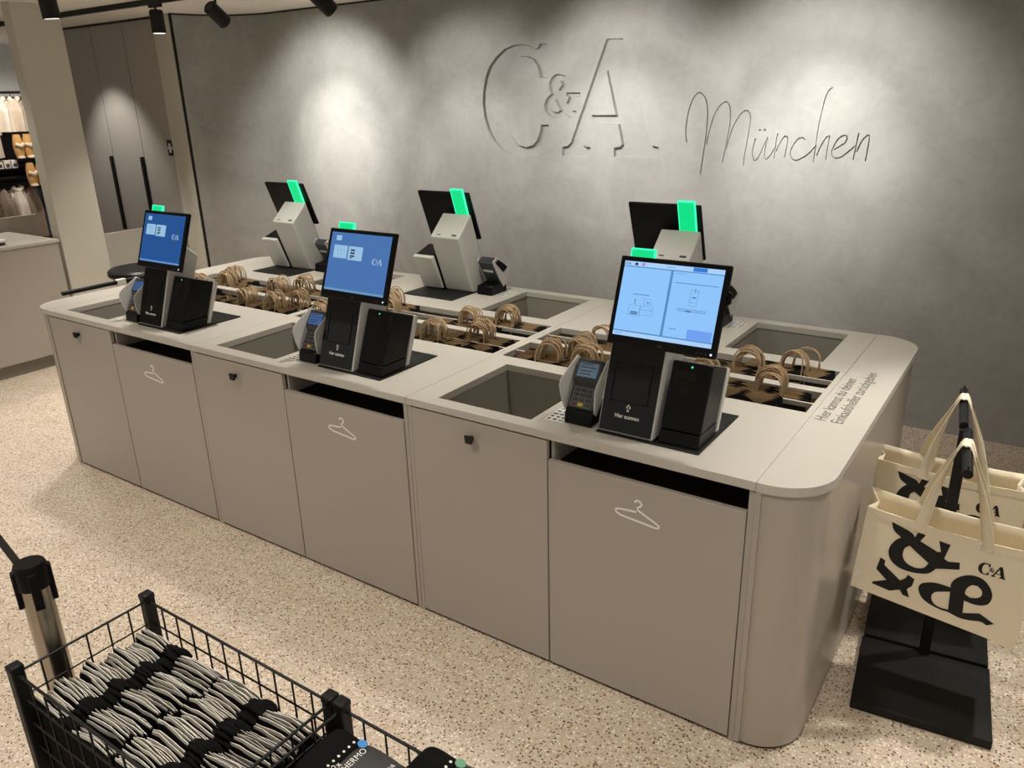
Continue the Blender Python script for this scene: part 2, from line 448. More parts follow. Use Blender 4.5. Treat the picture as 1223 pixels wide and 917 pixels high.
# rear wall, turning towards the room at its left end, lettering carved into it
arc = [(-5.07 - 0.53 * math.cos(t), 2.30 + 0.54 * math.sin(t)) for t in [PI / 2 * i / 20 for i in range(21)]]
arc_o = [(-5.07 - 0.63 * math.cos(t), 2.30 + 0.66 * math.sin(t)) for t in [PI / 2 * i / 20 for i in range(21)]]
poly = arc + [(4.5, 2.84), (4.5, 2.96)] + arc_o[::-1]
wall = MB().prism_z(poly, 0.0, CEIL).obj('wall_back', PLAST)
tag(wall, 'grey trowelled plaster wall with carved lettering', kind='structure')

def cutter(shape, slope=0.006, yb=2.863):
    vs, fs = shape
    yf = 2.8385
    push = slope * (yb - yf) / 0.023
    bm = bmesh.new()
    bv = [bm.verts.new((v[0], yf, v[1])) for v in vs]
    for f in fs:
        try: bm.faces.new([bv[i] for i in f])
        except ValueError: pass
    # chamfered rim: the outline at the wall face is wider than at the bottom of the groove
    off = {}
    for e in bm.edges:
        if len(e.link_faces) == 1:
            c = e.link_faces[0].calc_center_median()
            a, b = e.verts[0].co, e.verts[1].co
            n = Vector((-(b.z - a.z), 0, b.x - a.x)).normalized()
            if n.dot(c - (a + b) / 2) > 0: n = -n
            for v in e.verts: off.setdefault(v, []).append(n)
    r = bmesh.ops.extrude_face_region(bm, geom=list(bm.faces))
    for e in r['geom']:
        if isinstance(e, bmesh.types.BMVert): e.co.y = yb
    for v, ns in off.items():
        s_ = sum(ns, Vector((0, 0, 0)))
        if s_.length > 1e-4:
            n = s_.normalized()
            v.co += n * push / max(0.6, n.dot(ns[0]))
    bmesh.ops.recalc_face_normals(bm, faces=bm.faces)
    me = bpy.data.meshes.new('cut')
    bm.to_mesh(me); bm.free()
    o = bpy.data.objects.new('cut', me)
    return o
cutcol = bpy.data.collections.new('cutters')
SC.collection.children.link(cutcol)
cuts = [cutter(fill2d([C_OUT])), cutter(fill2d([A_OUT, A_IN])), cutter(fill2d([AMP_OUT, AMP_IN1, AMP_IN2]))]
for pth in SCRIPT:
    if len(pth) == 3 and abs(pth[0][0] - pth[2][0]) < 0.03 and abs(pth[0][1] - pth[2][1]) < 0.02:
        mx_ = pth[1][0]; pth = [(mx_ + (a - mx_) * 0.5, b) for a, b in pth]
    cuts.append(cutter(fill2d([ribbon2d(smooth_path(pth, 4), 0.006)]), 0.0018, 2.853))
for c in cuts:
    cutcol.objects.link(c)
bo = wall.modifiers.new('carve', 'BOOLEAN')
bo.operation = 'DIFFERENCE'; bo.operand_type = 'COLLECTION'; bo.collection = cutcol
bo.solver = 'EXACT'; bo.use_self = True
bpy.context.view_layer.update()
me = bpy.data.meshes.new_from_object(wall.evaluated_get(bpy.context.evaluated_depsgraph_get()))
wall.modifiers.clear()
wall.data = me
me.materials.clear(); me.materials.append(PLAST)
for p in me.polygons: p.material_index = 0
for c in cuts: bpy.data.objects.remove(c, do_unlink=True)
bpy.data.collections.remove(cutcol)

# shadow gap under the ceiling, black end strip, pale jamb
gap_i = [(-5.07 - 0.522 * math.cos(t), 2.30 + 0.532 * math.sin(t)) for t in [PI / 2 * i / 20 for i in range(21)]]
g = MB().prism_z(gap_i + [(4.5, 2.832), (4.5, 2.842)] + arc[::-1][:], CEIL - 0.012, CEIL)
tag(g.obj('trim_1', DARKGAP), 'thin dark shadow gap between wall and ceiling', kind='structure')
tag(MB().box(-5.618, -5.600, 2.285, 2.32, 0, CEIL).obj('trim_2', MATTEB), 'black vertical strip at the end of the curved wall', kind='structure')
tag(MB().box(-5.715, -5.619, 2.275, 2.42, 0, CEIL).obj('trim_3', CREAM, bevel=0.004), 'cream door jamb beside the curved wall', kind='structure')
tag(MB().box(-5.93, -5.716, 2.334, 2.42, 0, CEIL).obj('trim_4', CREAM), 'recessed cream reveal beside the grey doors', kind='structure')
tag(MB().box(-7.92, -5.93, 2.365, 2.46, 0, CEIL).obj('wall_left', LAMD), 'grey wall behind the tall built-in doors', kind='structure')
tag(MB().box(-7.92, -5.93, 2.325, 2.364, CEIL - 0.014, CEIL).obj('trim_5', DARKGAP), 'dark gap line above the tall grey doors', kind='structure')
DOORM = mat('grey_door_laminate', srgb(158, 152, 144), 0.5, noise=0.02, nscale=200)
for n, (x0, x1) in enumerate(((-6.395, -5.932), (-6.897, -6.398), (-7.40, -6.90), (-7.90, -7.403))):
    d = MB().box(x0 + 0.002, x1 - 0.002, 2.34, 2.364, 0.02, CEIL - 0.016).obj('door_%d' % (n + 1), DOORM)
    tag(d, ('tall grey door %s' % ('next to the cream jamb', 'with a long black grip, middle one', 'with a long black grip, partly behind the pillar', 'further along behind the pillar')[n]), kind='structure')
    if n in (1, 2):
        MB().box(x1 - 0.032, x1 - 0.004, 2.312, 2.34, 0.74, 1.42).obj('door_handle', MATTEB, d, bevel=0.003)
    if n == 3:
        MB().box(x1 - 0.032, x1 - 0.004, 2.312, 2.34, 0.74, 1.42).obj('door_handle', MATTEB, d, bevel=0.003)
# far shop wall behind the clothes
FARW = mat('far_wall_paint', srgb(196, 194, 190), 0.7)
tag(MB().box(-9.75, -9.60, -5.5, 4.2, 0, CEIL).obj('wall_far', FARW), 'pale far wall of the shop behind the clothes', kind='structure')

# pillar: a flat cream fin beside the left counter
p = MB().box(-5.715, -5.60, 1.068, 1.405, 0, CEIL).obj('pillar', CREAM, bevel=0.004)
tag(p, 'slim cream pillar between the clothes display and the grey doors', 'pillar', kind='structure')

# ================================================================== THE COUNTER
H, T, W1, W2, D, S, DEP = 0.88, 0.0267, 0.5612, 0.6342, 0.0358, 0.0712, 1.56
M_ = W1 + W2 + D
CX, CY = -M_ / 2, DEP / 2
BINM = mat('bin_grey', srgb(134, 129, 119), 0.55)
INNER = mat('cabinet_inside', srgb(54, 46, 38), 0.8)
HOLE_F = (-1.127, -0.745, 0.052, 0.470)
HOLE_B = (-M_ + 0.745, -M_ + 1.127, DEP - 0.470, DEP - 0.052)
SL1 = (-1.207, -0.022, 0.552, 0.757)
SL2 = (-1.207, -0.022, 0.803, 1.008)

def plate(holes, x0, x1, y0, y1, z0, z1):
    xs = sorted({x0, x1, *[h[0] for h in holes], *[h[1] for h in holes]})
    ys = sorted({y0, y1, *[h[2] for h in holes], *[h[3] for h in holes]})
    bm = bmesh.new()
    vv = {(i, j): bm.verts.new((x, y, z0)) for i, x in enumerate(xs) for j, y in enumerate(ys)}
    for i in range(len(xs) - 1):
        for j in range(len(ys) - 1):
            cx, cy = (xs[i] + xs[i + 1]) / 2, (ys[j] + ys[j + 1]) / 2
            if any(h[0] < cx < h[1] and h[2] < cy < h[3] for h in holes): continue
            bm.faces.new([vv[i, j], vv[i + 1, j], vv[i + 1, j + 1], vv[i, j + 1]])
    for v in [v for v in bm.verts if not v.link_faces]: bm.verts.remove(v)
    r = bmesh.ops.extrude_face_region(bm, geom=list(bm.faces))
    for e in r['geom']:
        if isinstance(e, bmesh.types.BMVert): e.co.z = z1
    bmesh.ops.recalc_face_normals(bm, faces=bm.faces)
    me = bpy.data.meshes.new('worktop')
    bm.to_mesh(me); bm.free()
    return me

def hopper(h, drop, taper, z):
    """open bin below a hole: four sloping walls and a floor, with wall thickness"""
    x0, x1, y0, y1 = h
    e = 0.004
    a = [(x0 - e, y0 - e), (x1 + e, y0 - e), (x1 + e, y1 + e), (x0 - e, y1 + e)]
    b = [(x0 + taper, y0 + taper), (x1 - taper, y0 + taper), (x1 - taper, y1 - taper), (x0 + taper, y1 - taper)]
    m = MB()
    o = 0.008
    ao = [(x0 - o, y0 - o), (x1 + o, y0 - o), (x1 + o, y1 + o), (x0 - o, y1 + o)]
    bo_ = [(x0 + taper - o, y0 + taper - o), (x1 - taper + o, y0 + taper - o), (x1 - taper + o, y1 - taper + o), (x0 + taper - o, y1 - taper + o)]
    vs = [(*q, z) for q in a] + [(*q, z - drop) for q in b] + [(*q, z) for q in ao] + [(*q, z - drop - 0.006) for q in bo_]
    fs = [(4, 5, 6, 7), (12, 13, 14, 15)]
    for i in range(4):
        j = (i + 1) % 4
        fs += [(i, j, 4 + j, 4 + i), (8 + i, 8 + j, 12 + j, 12 + i), (i, j, 8 + j, 8 + i)]
    return m.add(vs, fs)

def half(root, rot):
    """door, drawer front, knob and icon of one long side"""
    L_ = (0, 0, 0) if not rot else (2 * CX, 2 * CY, 0)
    R_ = (0, 0, PI if rot else 0)
    z1 = H - T - 0.007
    d = MB().box(-M_ + D / 2 + 0.0025, -M_ + D / 2 + W1 - 0.0025, 0.0, 0.019, 0.014, z1).obj('door', LAMD, root, L_, R_, bevel=0.0015, bseg=1)
    kn = MB()
    kx, kz = -0.946, 0.789
    kn.box(kx - 0.006, kx + 0.006, -0.012, 0.0, kz - 0.008, kz + 0.008)
    kn.prism([(-0.017, 0.014), (0.017, 0.014), (0.013, -0.014), (-0.013, -0.014)], lambda a, b: (kx + a, -0.024, kz + b), lambda a, b: (kx + a * 0.85, -0.012, kz + b * 0.85))
    kn.obj('knob', MATTEB, d, bevel=0.0012, bseg=1)
    f = MB().box(-D / 2 - W2 + 0.0025, -D / 2 - 0.0025, 0.0, 0.019, 0.014, H - T - S).obj('drawer_front', LAMD, root, L_, R_, bevel=0.0015, bseg=1)
    hx, hz = -0.340, 0.684
    pts = [(0.000, 0.020), (0.0, 0.012), (0.060, -0.016), (0.070, -0.022), (0.069, -0.029), (0.058, -0.031), (-0.055, -0.020), (-0.071, -0.012), (-0.070, -0.003), (-0.058, 0.000), (-0.004, 0.004)]
    hook = [(0.0, 0.014), (0.001, 0.020), (0.010, 0.026), (0.013, 0.034), (0.007, 0.042), (-0.003, 0.042), (-0.010, 0.035)]
    ic = MB()
    ic.tube([(hx + a, -0.0004, hz + b) for a, b in pts[1:]], 0.0034, 5)
    ic.tube([(hx + a, -0.0004, hz + b) for a, b in hook], 0.0034, 5)
    for i, v in enumerate(ic.v):
        ic.v[i] = (v[0], max(-0.0009, min(0.0, v[1])), v[2])
    tag(ic.obj('hanger_icon', WHITE, f), 'white printed clothes hanger symbol')
    MB().box(-D / 2 - W2 + 0.003, -D / 2 - W2 + 0.014, 0.021, 0.26, H - T - S - 0.02, H - T).obj('slot_cheek', LAMD, root, L_, R_)

def counter_module():
    root = empty('checkout_counter')
    wt = plate([HOLE_F, HOLE_B, SL1, SL2], -M_ + 0.0007, -0.0007, -0.004, DEP + 0.004, H - T, H)
    wt.materials.append(LAM)
    w = link_mesh('worktop', wt, root)
    bv = w.modifiers.new('bevel', 'BEVEL'); bv.width = 0.0012; bv.segments = 1; bv.limit_method = 'ANGLE'; bv.angle_limit = math.radians(50)
    for x0, x1 in ((-D / 2, -0.0006), (-M_ + 0.0006, -M_ + D / 2)):
        MB().box(x0, x1, 0.003, DEP - 0.003, 0.0, H - T).obj('side_panel', LAMD, root, bevel=0.001, bseg=1)
    MB().box(-M_ + D / 2, -D / 2, 0.03, DEP - 0.03, 0.0, 0.013).obj('plinth', DARKGAP, root)
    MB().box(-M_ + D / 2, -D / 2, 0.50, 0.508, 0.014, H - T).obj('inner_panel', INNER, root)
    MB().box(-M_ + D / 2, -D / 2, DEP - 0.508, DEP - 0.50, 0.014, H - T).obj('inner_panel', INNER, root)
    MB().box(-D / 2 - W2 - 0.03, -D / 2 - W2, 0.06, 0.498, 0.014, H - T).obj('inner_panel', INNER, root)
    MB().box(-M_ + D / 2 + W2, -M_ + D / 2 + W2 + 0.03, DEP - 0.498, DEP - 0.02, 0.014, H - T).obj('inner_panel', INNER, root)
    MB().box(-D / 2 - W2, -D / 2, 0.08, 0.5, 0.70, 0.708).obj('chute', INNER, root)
    half(root, False); half(root, True)
    hopper(HOLE_F, 0.30, 0.045, H - T).obj('bin', BINM, root)
    hopper(HOLE_B, 0.30, 0.045, H - T).obj('bin', BINM, root)
    hopper((SL1[0], SL1[1], SL1[2], SL2[3]), 0.33, 0.0, H - T).obj('bag_well', BINM, root)
    for y in (0.655, 0.905):
        MB().box(SL1[0] - 0.003, SL1[1] + 0.003, y - 0.004, y + 0.004, H - 0.022, H - 0.006).obj('divider_bar', LAM, root)
    # payment card sticker left of each terminal: white sheet with rows of dark marks
    for rot in (0, 1):
        L_ = (0, 0, 0) if not rot else (2 * CX, 2 * CY, 0)
        st = MB().box(-0.712, -0.648, 0.080, 0.192, H, H + 0.0005).obj('card_sticker', WHITE, root, L_, (0, 0, PI * rot))
        mk = MB()
        rr = random.Random(3)
        for j in range(5):
            for i in range(3):
                cx_, cy_ = -0.7015 + i * 0.0215, 0.092 + j * 0.022
                a, b = rr.uniform(0.005, 0.009), rr.uniform(0.004, 0.007)
                mk.box(cx_ - a, cx_ + a, cy_ - b, cy_ + b, H + 0.0005, H + 0.0008)
        mk.obj('card_marks', GREYD, st)
    return root

mod = counter_module()
mods = [mod, copy_tree(mod), copy_tree(mod)]
for k, (r, lb) in enumerate(zip(mods, ('grey checkout counter section with the bright blue screen, nearest the canvas bags',
                                       'grey checkout counter section in the middle of the row',
                                       'grey checkout counter section at the far left of the row'))):
    r.location.x = -k * M_
    tag(r, lb, 'counter', 'checkout counter sections')

def end_cap(sign, x, label):
    root = empty('counter_end', (x, 0, 0))
    w_, r_ = 0.172, 0.15
    def outline(grow):
        pts = [(0.0007, -0.004 - grow), (w_ - r_, -0.004 - grow)]
        pts += [(w_ - r_ + (r_ + grow) * math.sin(t), r_ - 0.004 - (r_ + grow) * math.cos(t)) for t in [PI / 2 * i / 12 for i in range(1, 13)]]
        pts += [(w_ - r_ + (r_ + grow) * math.cos(t), DEP + 0.004 - r_ + (r_ + grow) * math.sin(t)) for t in [PI / 2 * i / 12 for i in range(0, 13)]]
        pts += [(0.0007, DEP + 0.004 + grow)]
        return [(sign * a, b) for a, b in pts]
    MB().prism_z(outline(0.0), H - T, H).obj('worktop', LAM, root, smooth=35)
    MB().prism_z(outline(-0.010), 0.012, H - T).obj('curved_panel', LAMG, root, smooth=35)
    MB().prism_z(outline(-0.018), 0.0, 0.012).obj('plinth', DARKGAP, root, smooth=35)
    MB().box(*sorted((sign * 0.0007, sign * 0.016)), -0.002, 0.01, 0.012, H - T).obj('edge_strip', LAMD, root)
    tag(root, label, 'counter')
    return root
endR = end_cap(1, 0.0, 'rounded counter end with printed text beside the canvas bag stand')
endL = end_cap(-1, -3 * M_, 'rounded counter end at the far left near the pillar')
sh = text2d('Hier kannst du deinen\nEinkaufshelfer zurückgeben', 0.046, 'LEFT', 1.0, 0.95)
ys_ = [v[0] for v in sh[0]]
sc_ = 0.535 / (max(ys_) - min(ys_))
PRINTG = mat('grey_print', srgb(96, 92, 86), 0.6)
cy_ = (max(v[1] for v in sh[0]) + min(v[1] for v in sh[0])) / 2
flat('printed_text', sh, PRINTG, lambda a, b: (0.062 - (b - cy_) * sc_ * 1.05, 0.51 + (a - min(ys_)) * sc_, H + 0.0006), endR)
# ================================================================== CHECKOUT TERMINALS
KX, KY = -0.36, 0.24
LAMPG = glow('green_lamp_face', (0.003, 0.66, 0.21, 1), 1.15)
LAMPR = glow('green_lamp_rim', (0.06, 1.0, 0.56, 1), 1.1)
LEDG = glow('led_green', (0.10, 0.9, 0.45, 1), 1.0)
LEDW = glow('led_white', (0.75, 0.95, 1.0, 1), 1.0)
U_BG = glow('screen_frame_blue', srgb(84, 138, 190), 1.0)
U_P = glow('screen_page_blue', srgb(142, 196, 250), 1.0)
U_H = glow('screen_bar_blue', srgb(168, 208, 250), 1.0)
U_B1 = glow('screen_button_blue', srgb(52, 120, 214), 1.0)
U_B2 = glow('screen_button_violet', srgb(112, 158, 240), 1.0)
U_L = glow('screen_line', srgb(96, 142, 196), 1.0)
U_D = glow('screen_dark', srgb(38, 54, 86), 1.0)
U_PK = glow('screen_pink', srgb(160, 130, 220), 1.0)
S_B = [glow('screen_blue_mid', srgb(70, 114, 174), 1.0), glow('screen_blue_far', srgb(30, 80, 144), 1.0)]
S_T = glow('screen_tile', srgb(150, 190, 222), 1.0)
S_G = glow('screen_tile_dim', srgb(104, 150, 190), 1.0)
S_L = glow('screen_logo', srgb(150, 178, 212), 1.0)

def ca_logo(x0, x1, y0):
    """the C&A lettering as flat outlines, x0..x1 wide"""
    k = (x1 - x0) / (2.935 - 1.601)
    f = lambda p: (x0 + (p[0] + 2.935) * k, y0 + (p[1] - 1.46) * k)
    out = []
    vs, fs = fill2d([[f(p) for p in C_OUT]])
    out.append((vs, fs))
    out.append(fill2d([[f(p) for p in A_OUT], [f(p) for p in A_IN]]))
    out.append(fill2d([[f(p) for p in lp] for lp in (AMP_OUT, AMP_IN1, AMP_IN2)]))
    V, F = [], []
    for vs, fs in out:
        o = len(V)
        V += [(v[0], v[1]) for v in vs]; F += [tuple(i + o for i in q) for q in fs]
    return V, F
LOGO = ca_logo(0, 1, 0)

def rect2(x0, x1, y0, y1):
    return [(x0, y0), (x1, y0), (x1, y1), (x0, y1)], [(0, 1, 2, 3)]
def disc2(cx, cy, r, n=14, ay=1.0):
    return [(cx + r * math.cos(2 * PI * i / n), cy + r * ay * math.sin(2 * PI * i / n)) for i in range(n)], [tuple(range(n))]
def merge2(shapes):
    V, F = [], []
    for vs, fs in shapes:
        o = len(V)
        V += [(v[0], v[1]) for v in vs]; F += [tuple(i + o for i in q) for q in fs]
    return V, F

def kiosk(variant, reader=False):
    root = empty('self_checkout')
    lx = lambda x: x - KX
    ly = lambda y: y - KY
    MB().box(lx(-0.522), lx(-0.190), ly(0.072), ly(0.408), 0.0, 0.005).obj('base_plate', MATTEB, root, bevel=0.002, bseg=1)
    # leaning tower
    prof = [(ly(0.079), 0.006), (ly(0.222), 0.006), (ly(0.330), 0.303), (ly(0.214), 0.410)]
    tw = MB().prism_x(prof, lx(-0.520), lx(-0.337)).obj('tower', SILVER, root, bevel=0.006, bseg=3)
    ux, uz = 0.3117, 0.9502
    tf = lambda x, s, d: (lx(x), ly(0.079) + ux * s - uz * d, 0.006 + uz * s + ux * d)
    g = MB()
    g.prism([(-0.514, 0.006), (-0.343, 0.006), (-0.343, 0.30), (-0.514, 0.30)], lambda a, b: tf(a, b, 0.0), lambda a, b: tf(a, b, 0.003))
    fg = g.obj('scanner_glass', GLASSB, root)
    g = MB()
    for a0, a1, b0, b1 in ((-0.492, -0.488, 0.10, 0.215), (-0.372, -0.368, 0.10, 0.215), (-0.492, -0.368, 0.098, 0.101), (-0.492, -0.368, 0.214, 0.217)):
        g.prism([(a0, b0), (a1, b0), (a1, b1), (a0, b1)], lambda a, b: tf(a, b, 0.003), lambda a, b: tf(a, b, 0.0045))
    g.obj('scanner_frame', BLACK, fg)
    flat('lettering', text2d('Hier scannen', 0.0165, bold=0.02), WHITE, lambda a, b: tf(-0.428 + a * 0.92, 0.056 + b, 0.0034), fg)
    arw = [(-0.0035, -0.011), (0.0035, -0.011), (0.0035, 0.001), (0.0085, 0.001), (0, 0.011), (-0.0085, 0.001), (-0.0035, 0.001)]
    arn = [(a * 0.55, b * 0.72 + 0.0006) for a, b in arw]
    flat('arrow_icon', fill2d([arw, arn]), WHITE, lambda a, b: tf(-0.428 + a, 0.083 + b, 0.0034), fg)
    lb = MB()
    lb.prism([(-0.50, 0.0), (-0.470, 0.0), (-0.470, 0.010), (-0.50, 0.010)], lambda a, b: (lx(a), ly(0.321) - b * 0.735, 0.313 + b * 0.678), lambda a, b: (lx(a), ly(0.321) - b * 0.735 + 0.0004, 0.3136 + b * 0.678))
    lb.prism([(-0.40, 0.0), (-0.375, 0.0), (-0.375, 0.005), (-0.40, 0.005)], lambda a, b: (lx(a), ly(0.321) - b * 0.735, 0.313 + b * 0.678), lambda a, b: (lx(a), ly(0.321) - b * 0.735 + 0.0004, 0.3136 + b * 0.678))
    lb.obj('type_label', GREYD, tw)
    # monitor
    mx, mz = 0.345, 0.9386
    mf = lambda x, s, d: (lx(x), ly(0.120) + mx * s - mz * d, 0.275 + mz * s + mx * d)
    X0, X1, HH = -0.515, -0.178, 0.262
    g = MB()
    g.prism([(X0, 0), (X1, 0), (X1, HH), (X0, HH)], lambda a, b: mf(a, b, -0.016), lambda a, b: mf(a, b, 0.0))
    mo = g.obj('monitor', BLACK, root, bevel=0.004, bseg=2)
    g = MB()
    g.prism([(-0.46, 0.01), (-0.39, 0.01), (-0.39, 0.12), (-0.46, 0.12)], lambda a, b: mf(a, b, -0.05), lambda a, b: mf(a, b, -0.03))
    g.obj('mount', BLACK, mo, bevel=0.003, bseg=1)
    g = MB()
    if reader: g.prism([(X1, 0.15), (X1 + 0.012, 0.158), (X1 + 0.012, 0.185), (X1, 0.193)], lambda a, b: mf(a, b, -0.014), lambda a, b: mf(a, b, -0.002))
    if reader: g.obj('card_reader', BLACK, mo, bevel=0.002, bseg=1)
    sx0, sx1, s0, s1 = X0 + 0.0155, X1 - 0.0165, 0.028, HH - 0.0145
    w_, h_ = sx1 - sx0, s1 - s0
    q = lambda d: (lambda fx, fy: mf(sx0 + fx * w_, s1 - fy * h_, d))
    scr = flat('screen', rect2(0, 1, 0, 1), U_BG if variant == 0 else S_B[variant - 1], q(0.0006), mo)
    E1, E2 = 0.0009, 0.0012
    if variant == 0:
        flat('page_panel', rect2(0.0, 0.487, 0.075, 0.928), U_P, q(E1), scr)
        flat('page_panel', rect2(0.512, 1.0, 0.075, 0.928), U_P, q(E1), scr)
        flat('header_bar', rect2(0, 1, 0, 0.062), U_H, q(E1), scr)
        flat('footer_bar', rect2(0, 1, 0.945, 1), U_H, q(E1), scr)
        flat('button', rect2(0.70, 0.835, 0.004, 0.056), U_B1, q(E2), scr)
        flat('button', rect2(0.745, 0.985, 0.80, 0.925), U_B2, q(E2), scr)
        flat('brand_logo', (LOGO[0], LOGO[1]), U_D, lambda a, b: q(E2)(0.012 + a * 0.055, 0.050 - b * 0.068), scr)
        flat('round_icon', disc2(0.125, 0.033, 0.017, ay=1.2), U_D, q(E2), scr)
        flat('round_icon', disc2(0.197, 0.033, 0.017, ay=1.2), U_PK, q(E2), scr)
        ln = []
        def box_line(x0, x1, y0, y1, t=0.004):
            ln.extend([rect2(x0, x1, y0, y0 + t), rect2(x0, x1, y1 - t, y1), rect2(x0, x0 + t, y0, y1), rect2(x1 - t, x1, y0, y1)])
        box_line(0.12, 0.24, 0.58, 0.72); box_line(0.24, 0.37, 0.58, 0.70); box_line(0.27, 0.345, 0.48, 0.56)
        ln += [rect2(0.24, 0.37, 0.625, 0.631), rect2(0.29, 0.32, 0.655, 0.660), rect2(0.30, 0.325, 0.52, 0.54)]
        ln += [rect2(0.155, 0.20, 0.56, 0.566), rect2(0.165, 0.19, 0.545, 0.551)]
        box_line(0.715, 0.79, 0.29, 0.50)
        ln += [rect2(0.752, 0.758, 0.27, 0.34), rect2(0.758, 0.80, 0.31, 0.315), rect2(0.725, 0.75, 0.45, 0.458), rect2(0.765, 0.775, 0.45, 0.458)]
        flat('line_drawing', merge2(ln), U_L, q(E2), scr)
        tx = [rect2(0.145, 0.31, 0.425, 0.437), rect2(0.545, 0.97, 0.215, 0.226), rect2(0.60, 0.89, 0.545, 0.554), rect2(0.61, 0.89, 0.568, 0.577), rect2(0.565, 0.635, 0.815, 0.826), rect2(0.545, 0.64, 0.098, 0.104), rect2(0.43, 0.52, 0.028, 0.036), rect2(0.02, 0.10, 0.966, 0.974)]
        flat('text_lines', merge2(tx), U_L, q(E2), scr)
        for rc in ((0.145, 0.222, 0.665, 0.678), (0.145, 0.222, 0.688, 0.701), (0.172, 0.180, 0.50, 0.535), (0.695, 0.745, 0.566, 0.580), (0.735, 0.775, 0.385, 0.397)):
            flat('dark_mark', rect2(*rc), U_D, q(E2 + 0.0002), scr)
    else:
        flat('desktop_icon', rect2(0.085, 0.175, 0.055, 0.14), S_T, q(E1), scr)
        flat('window_tile', rect2(0.07, 0.30, 0.22, 0.44), S_T, q(E1), scr)
        flat('window_tile', rect2(0.32, 0.56, 0.22, 0.455), S_T, q(E1), scr)
        flat('window_mark', merge2([rect2(0.36, 0.43, 0.27, 0.30), rect2(0.36, 0.43, 0.32, 0.35), rect2(0.36, 0.43, 0.37, 0.40), rect2(0.35, 0.40, 0.41, 0.425)]), U_D, q(E2), scr)
        flat('window_lines', merge2([rect2(0.14, 0.144, 0.25, 0.41), rect2(0.19, 0.194, 0.25, 0.41), rect2(0.10, 0.26, 0.30, 0.305)]), S_G, q(E2), scr)
        flat('brand_logo', (LOGO[0], LOGO[1]), S_L, lambda a, b: q(E1)(0.735 + a * 0.17, 0.49 - b * 0.20), scr)
        flat('task_bar', rect2(0, 1, 0.962, 1), S_G if variant == 1 else U_L, q(E1), scr)
    b = MB()
    for i, xx in enumerate((-0.235, -0.222, -0.209)):
        b.prism([(xx, 0.009), (xx + 0.004, 0.009), (xx + 0.004, 0.013), (xx, 0.013)], lambda a, c: mf(a, c, 0.0), lambda a, c: mf(a, c, 0.001))
    b.obj('button_row', GREYD, mo)
    flat('maker_mark', text2d('elo', 0.012, bold=0.02), GREYD, lambda a, c: mf(-0.345 + a, 0.0125 + c, 0.0006), mo)
    flat('power_light', disc2(-0.192, 0.011, 0.0035), LEDW, lambda a, c: mf(a, c, 0.0006), mo)
    # green status lamp on the tower's upper edge
    lp = MB()
    vx, vz = 0.299, 0.954
    lf = lambda x, s, d: (lx(x), ly(0.205) + vx * s - vz * d, 0.400 + vz * s + vx * d)
    lp.prism([(-0.495, 0.0), (-0.425, 0.0), (-0.425, 0.140), (-0.495, 0.140)], lambda a, c: lf(a, c, -0.005), lambda a, c: lf(a, c, 0.005))
    la = lp.obj('status_lamp', LAMPG, root)
    r = MB()
    for a0, a1, b0, b1 in ((-0.499, -0.495, -0.002, 0.145), (-0.425, -0.421, -0.002, 0.145), (-0.495, -0.425, 0.140, 0.145)):
        r.prism([(a0, b0), (a1, b0), (a1, b1), (a0, b1)], lambda a, c: lf(a, c, -0.006), lambda a, c: lf(a, c, 0.006))
    r.obj('lamp_rim', LAMPR, la)
    # receipt printer
    MB().prism_x([(ly(0.093), 0.006), (ly(0.226), 0.006), (ly(0.240), 0.043), (ly(0.106), 0.043)], lx(-0.325), lx(-0.201)).obj('printer_base', BLACK, root, bevel=0.002, bseg=1)
    pb = MB().prism_x([(ly(0.106), 0.045), (ly(0.236), 0.045), (ly(0.296), 0.196), (ly(0.181), 0.234)], lx(-0.325), lx(-0.201)).obj('printer', BLACK, root, bevel=0.004, bseg=2)
    MB().prism_x([(ly(0.228), 0.012), (ly(0.246), 0.012), (ly(0.317), 0.186), (ly(0.2965), 0.197)], lx(-0.330), lx(-0.197)).obj('printer_cover', SILVER, pb, bevel=0.002, bseg=1)
    pf = lambda x, s, d: (lx(x), ly(0.106) + 0.3688 * s - 0.9295 * d, 0.045 + 0.9295 * s + 0.3688 * d)
    s_ = MB()
    s_.prism([(-0.312, 0.150), (-0.245, 0.150), (-0.245, 0.176), (-0.312, 0.176)], lambda a, c: pf(a, c, -0.002), lambda a, c: pf(a, c, 0.0012))
    s_.prism([(-0.290, 0.105), (-0.262, 0.105), (-0.262, 0.146), (-0.290, 0.146)], lambda a, c: pf(a, c, -0.002), lambda a, c: pf(a, c, 0.0010))
    s_.obj('receipt_slot', GLASSB, pb)
    flat('ready_light', disc2(-0.263, 0.190, 0.0032), LEDG, lambda a, c: pf(a, c, 0.0006), pb)
    return root

def place(root, k, back, off=(KX, KY)):
    if not back:
        root.location = (-k * M_ + off[0], off[1], H)
        root.rotation_euler = (0, 0, 0)
    else:
        root.location = (-k * M_ + 2 * CX - off[0], 2 * CY - off[1], H)
        root.rotation_euler = (0, 0, PI)

names = {(0, 0): 'self-checkout with bright blue instruction pages on its screen, nearest the canvas bags',
         (1, 0): 'self-checkout showing a mid-blue start screen, middle of the front row',
         (2, 0): 'self-checkout showing a deep blue start screen, far left of the front row',
         (0, 1): 'self-checkout seen from behind, right one of the back row',
         (1, 1): 'self-checkout seen from behind, middle one of the back row',
         (2, 1): 'self-checkout seen from behind, left one of the back row'}
for k in range(3):
    pr = kiosk(k, k == 0)
    place(pr, k, False)
    tag(pr, names[k, 0], 'checkout', 'self-checkout machines on the counter')
    cp = copy_tree(pr) if k else kiosk(1)
    place(cp, k, True)
    tag(cp, names[k, 1], 'checkout', 'self-checkout machines on the counter')

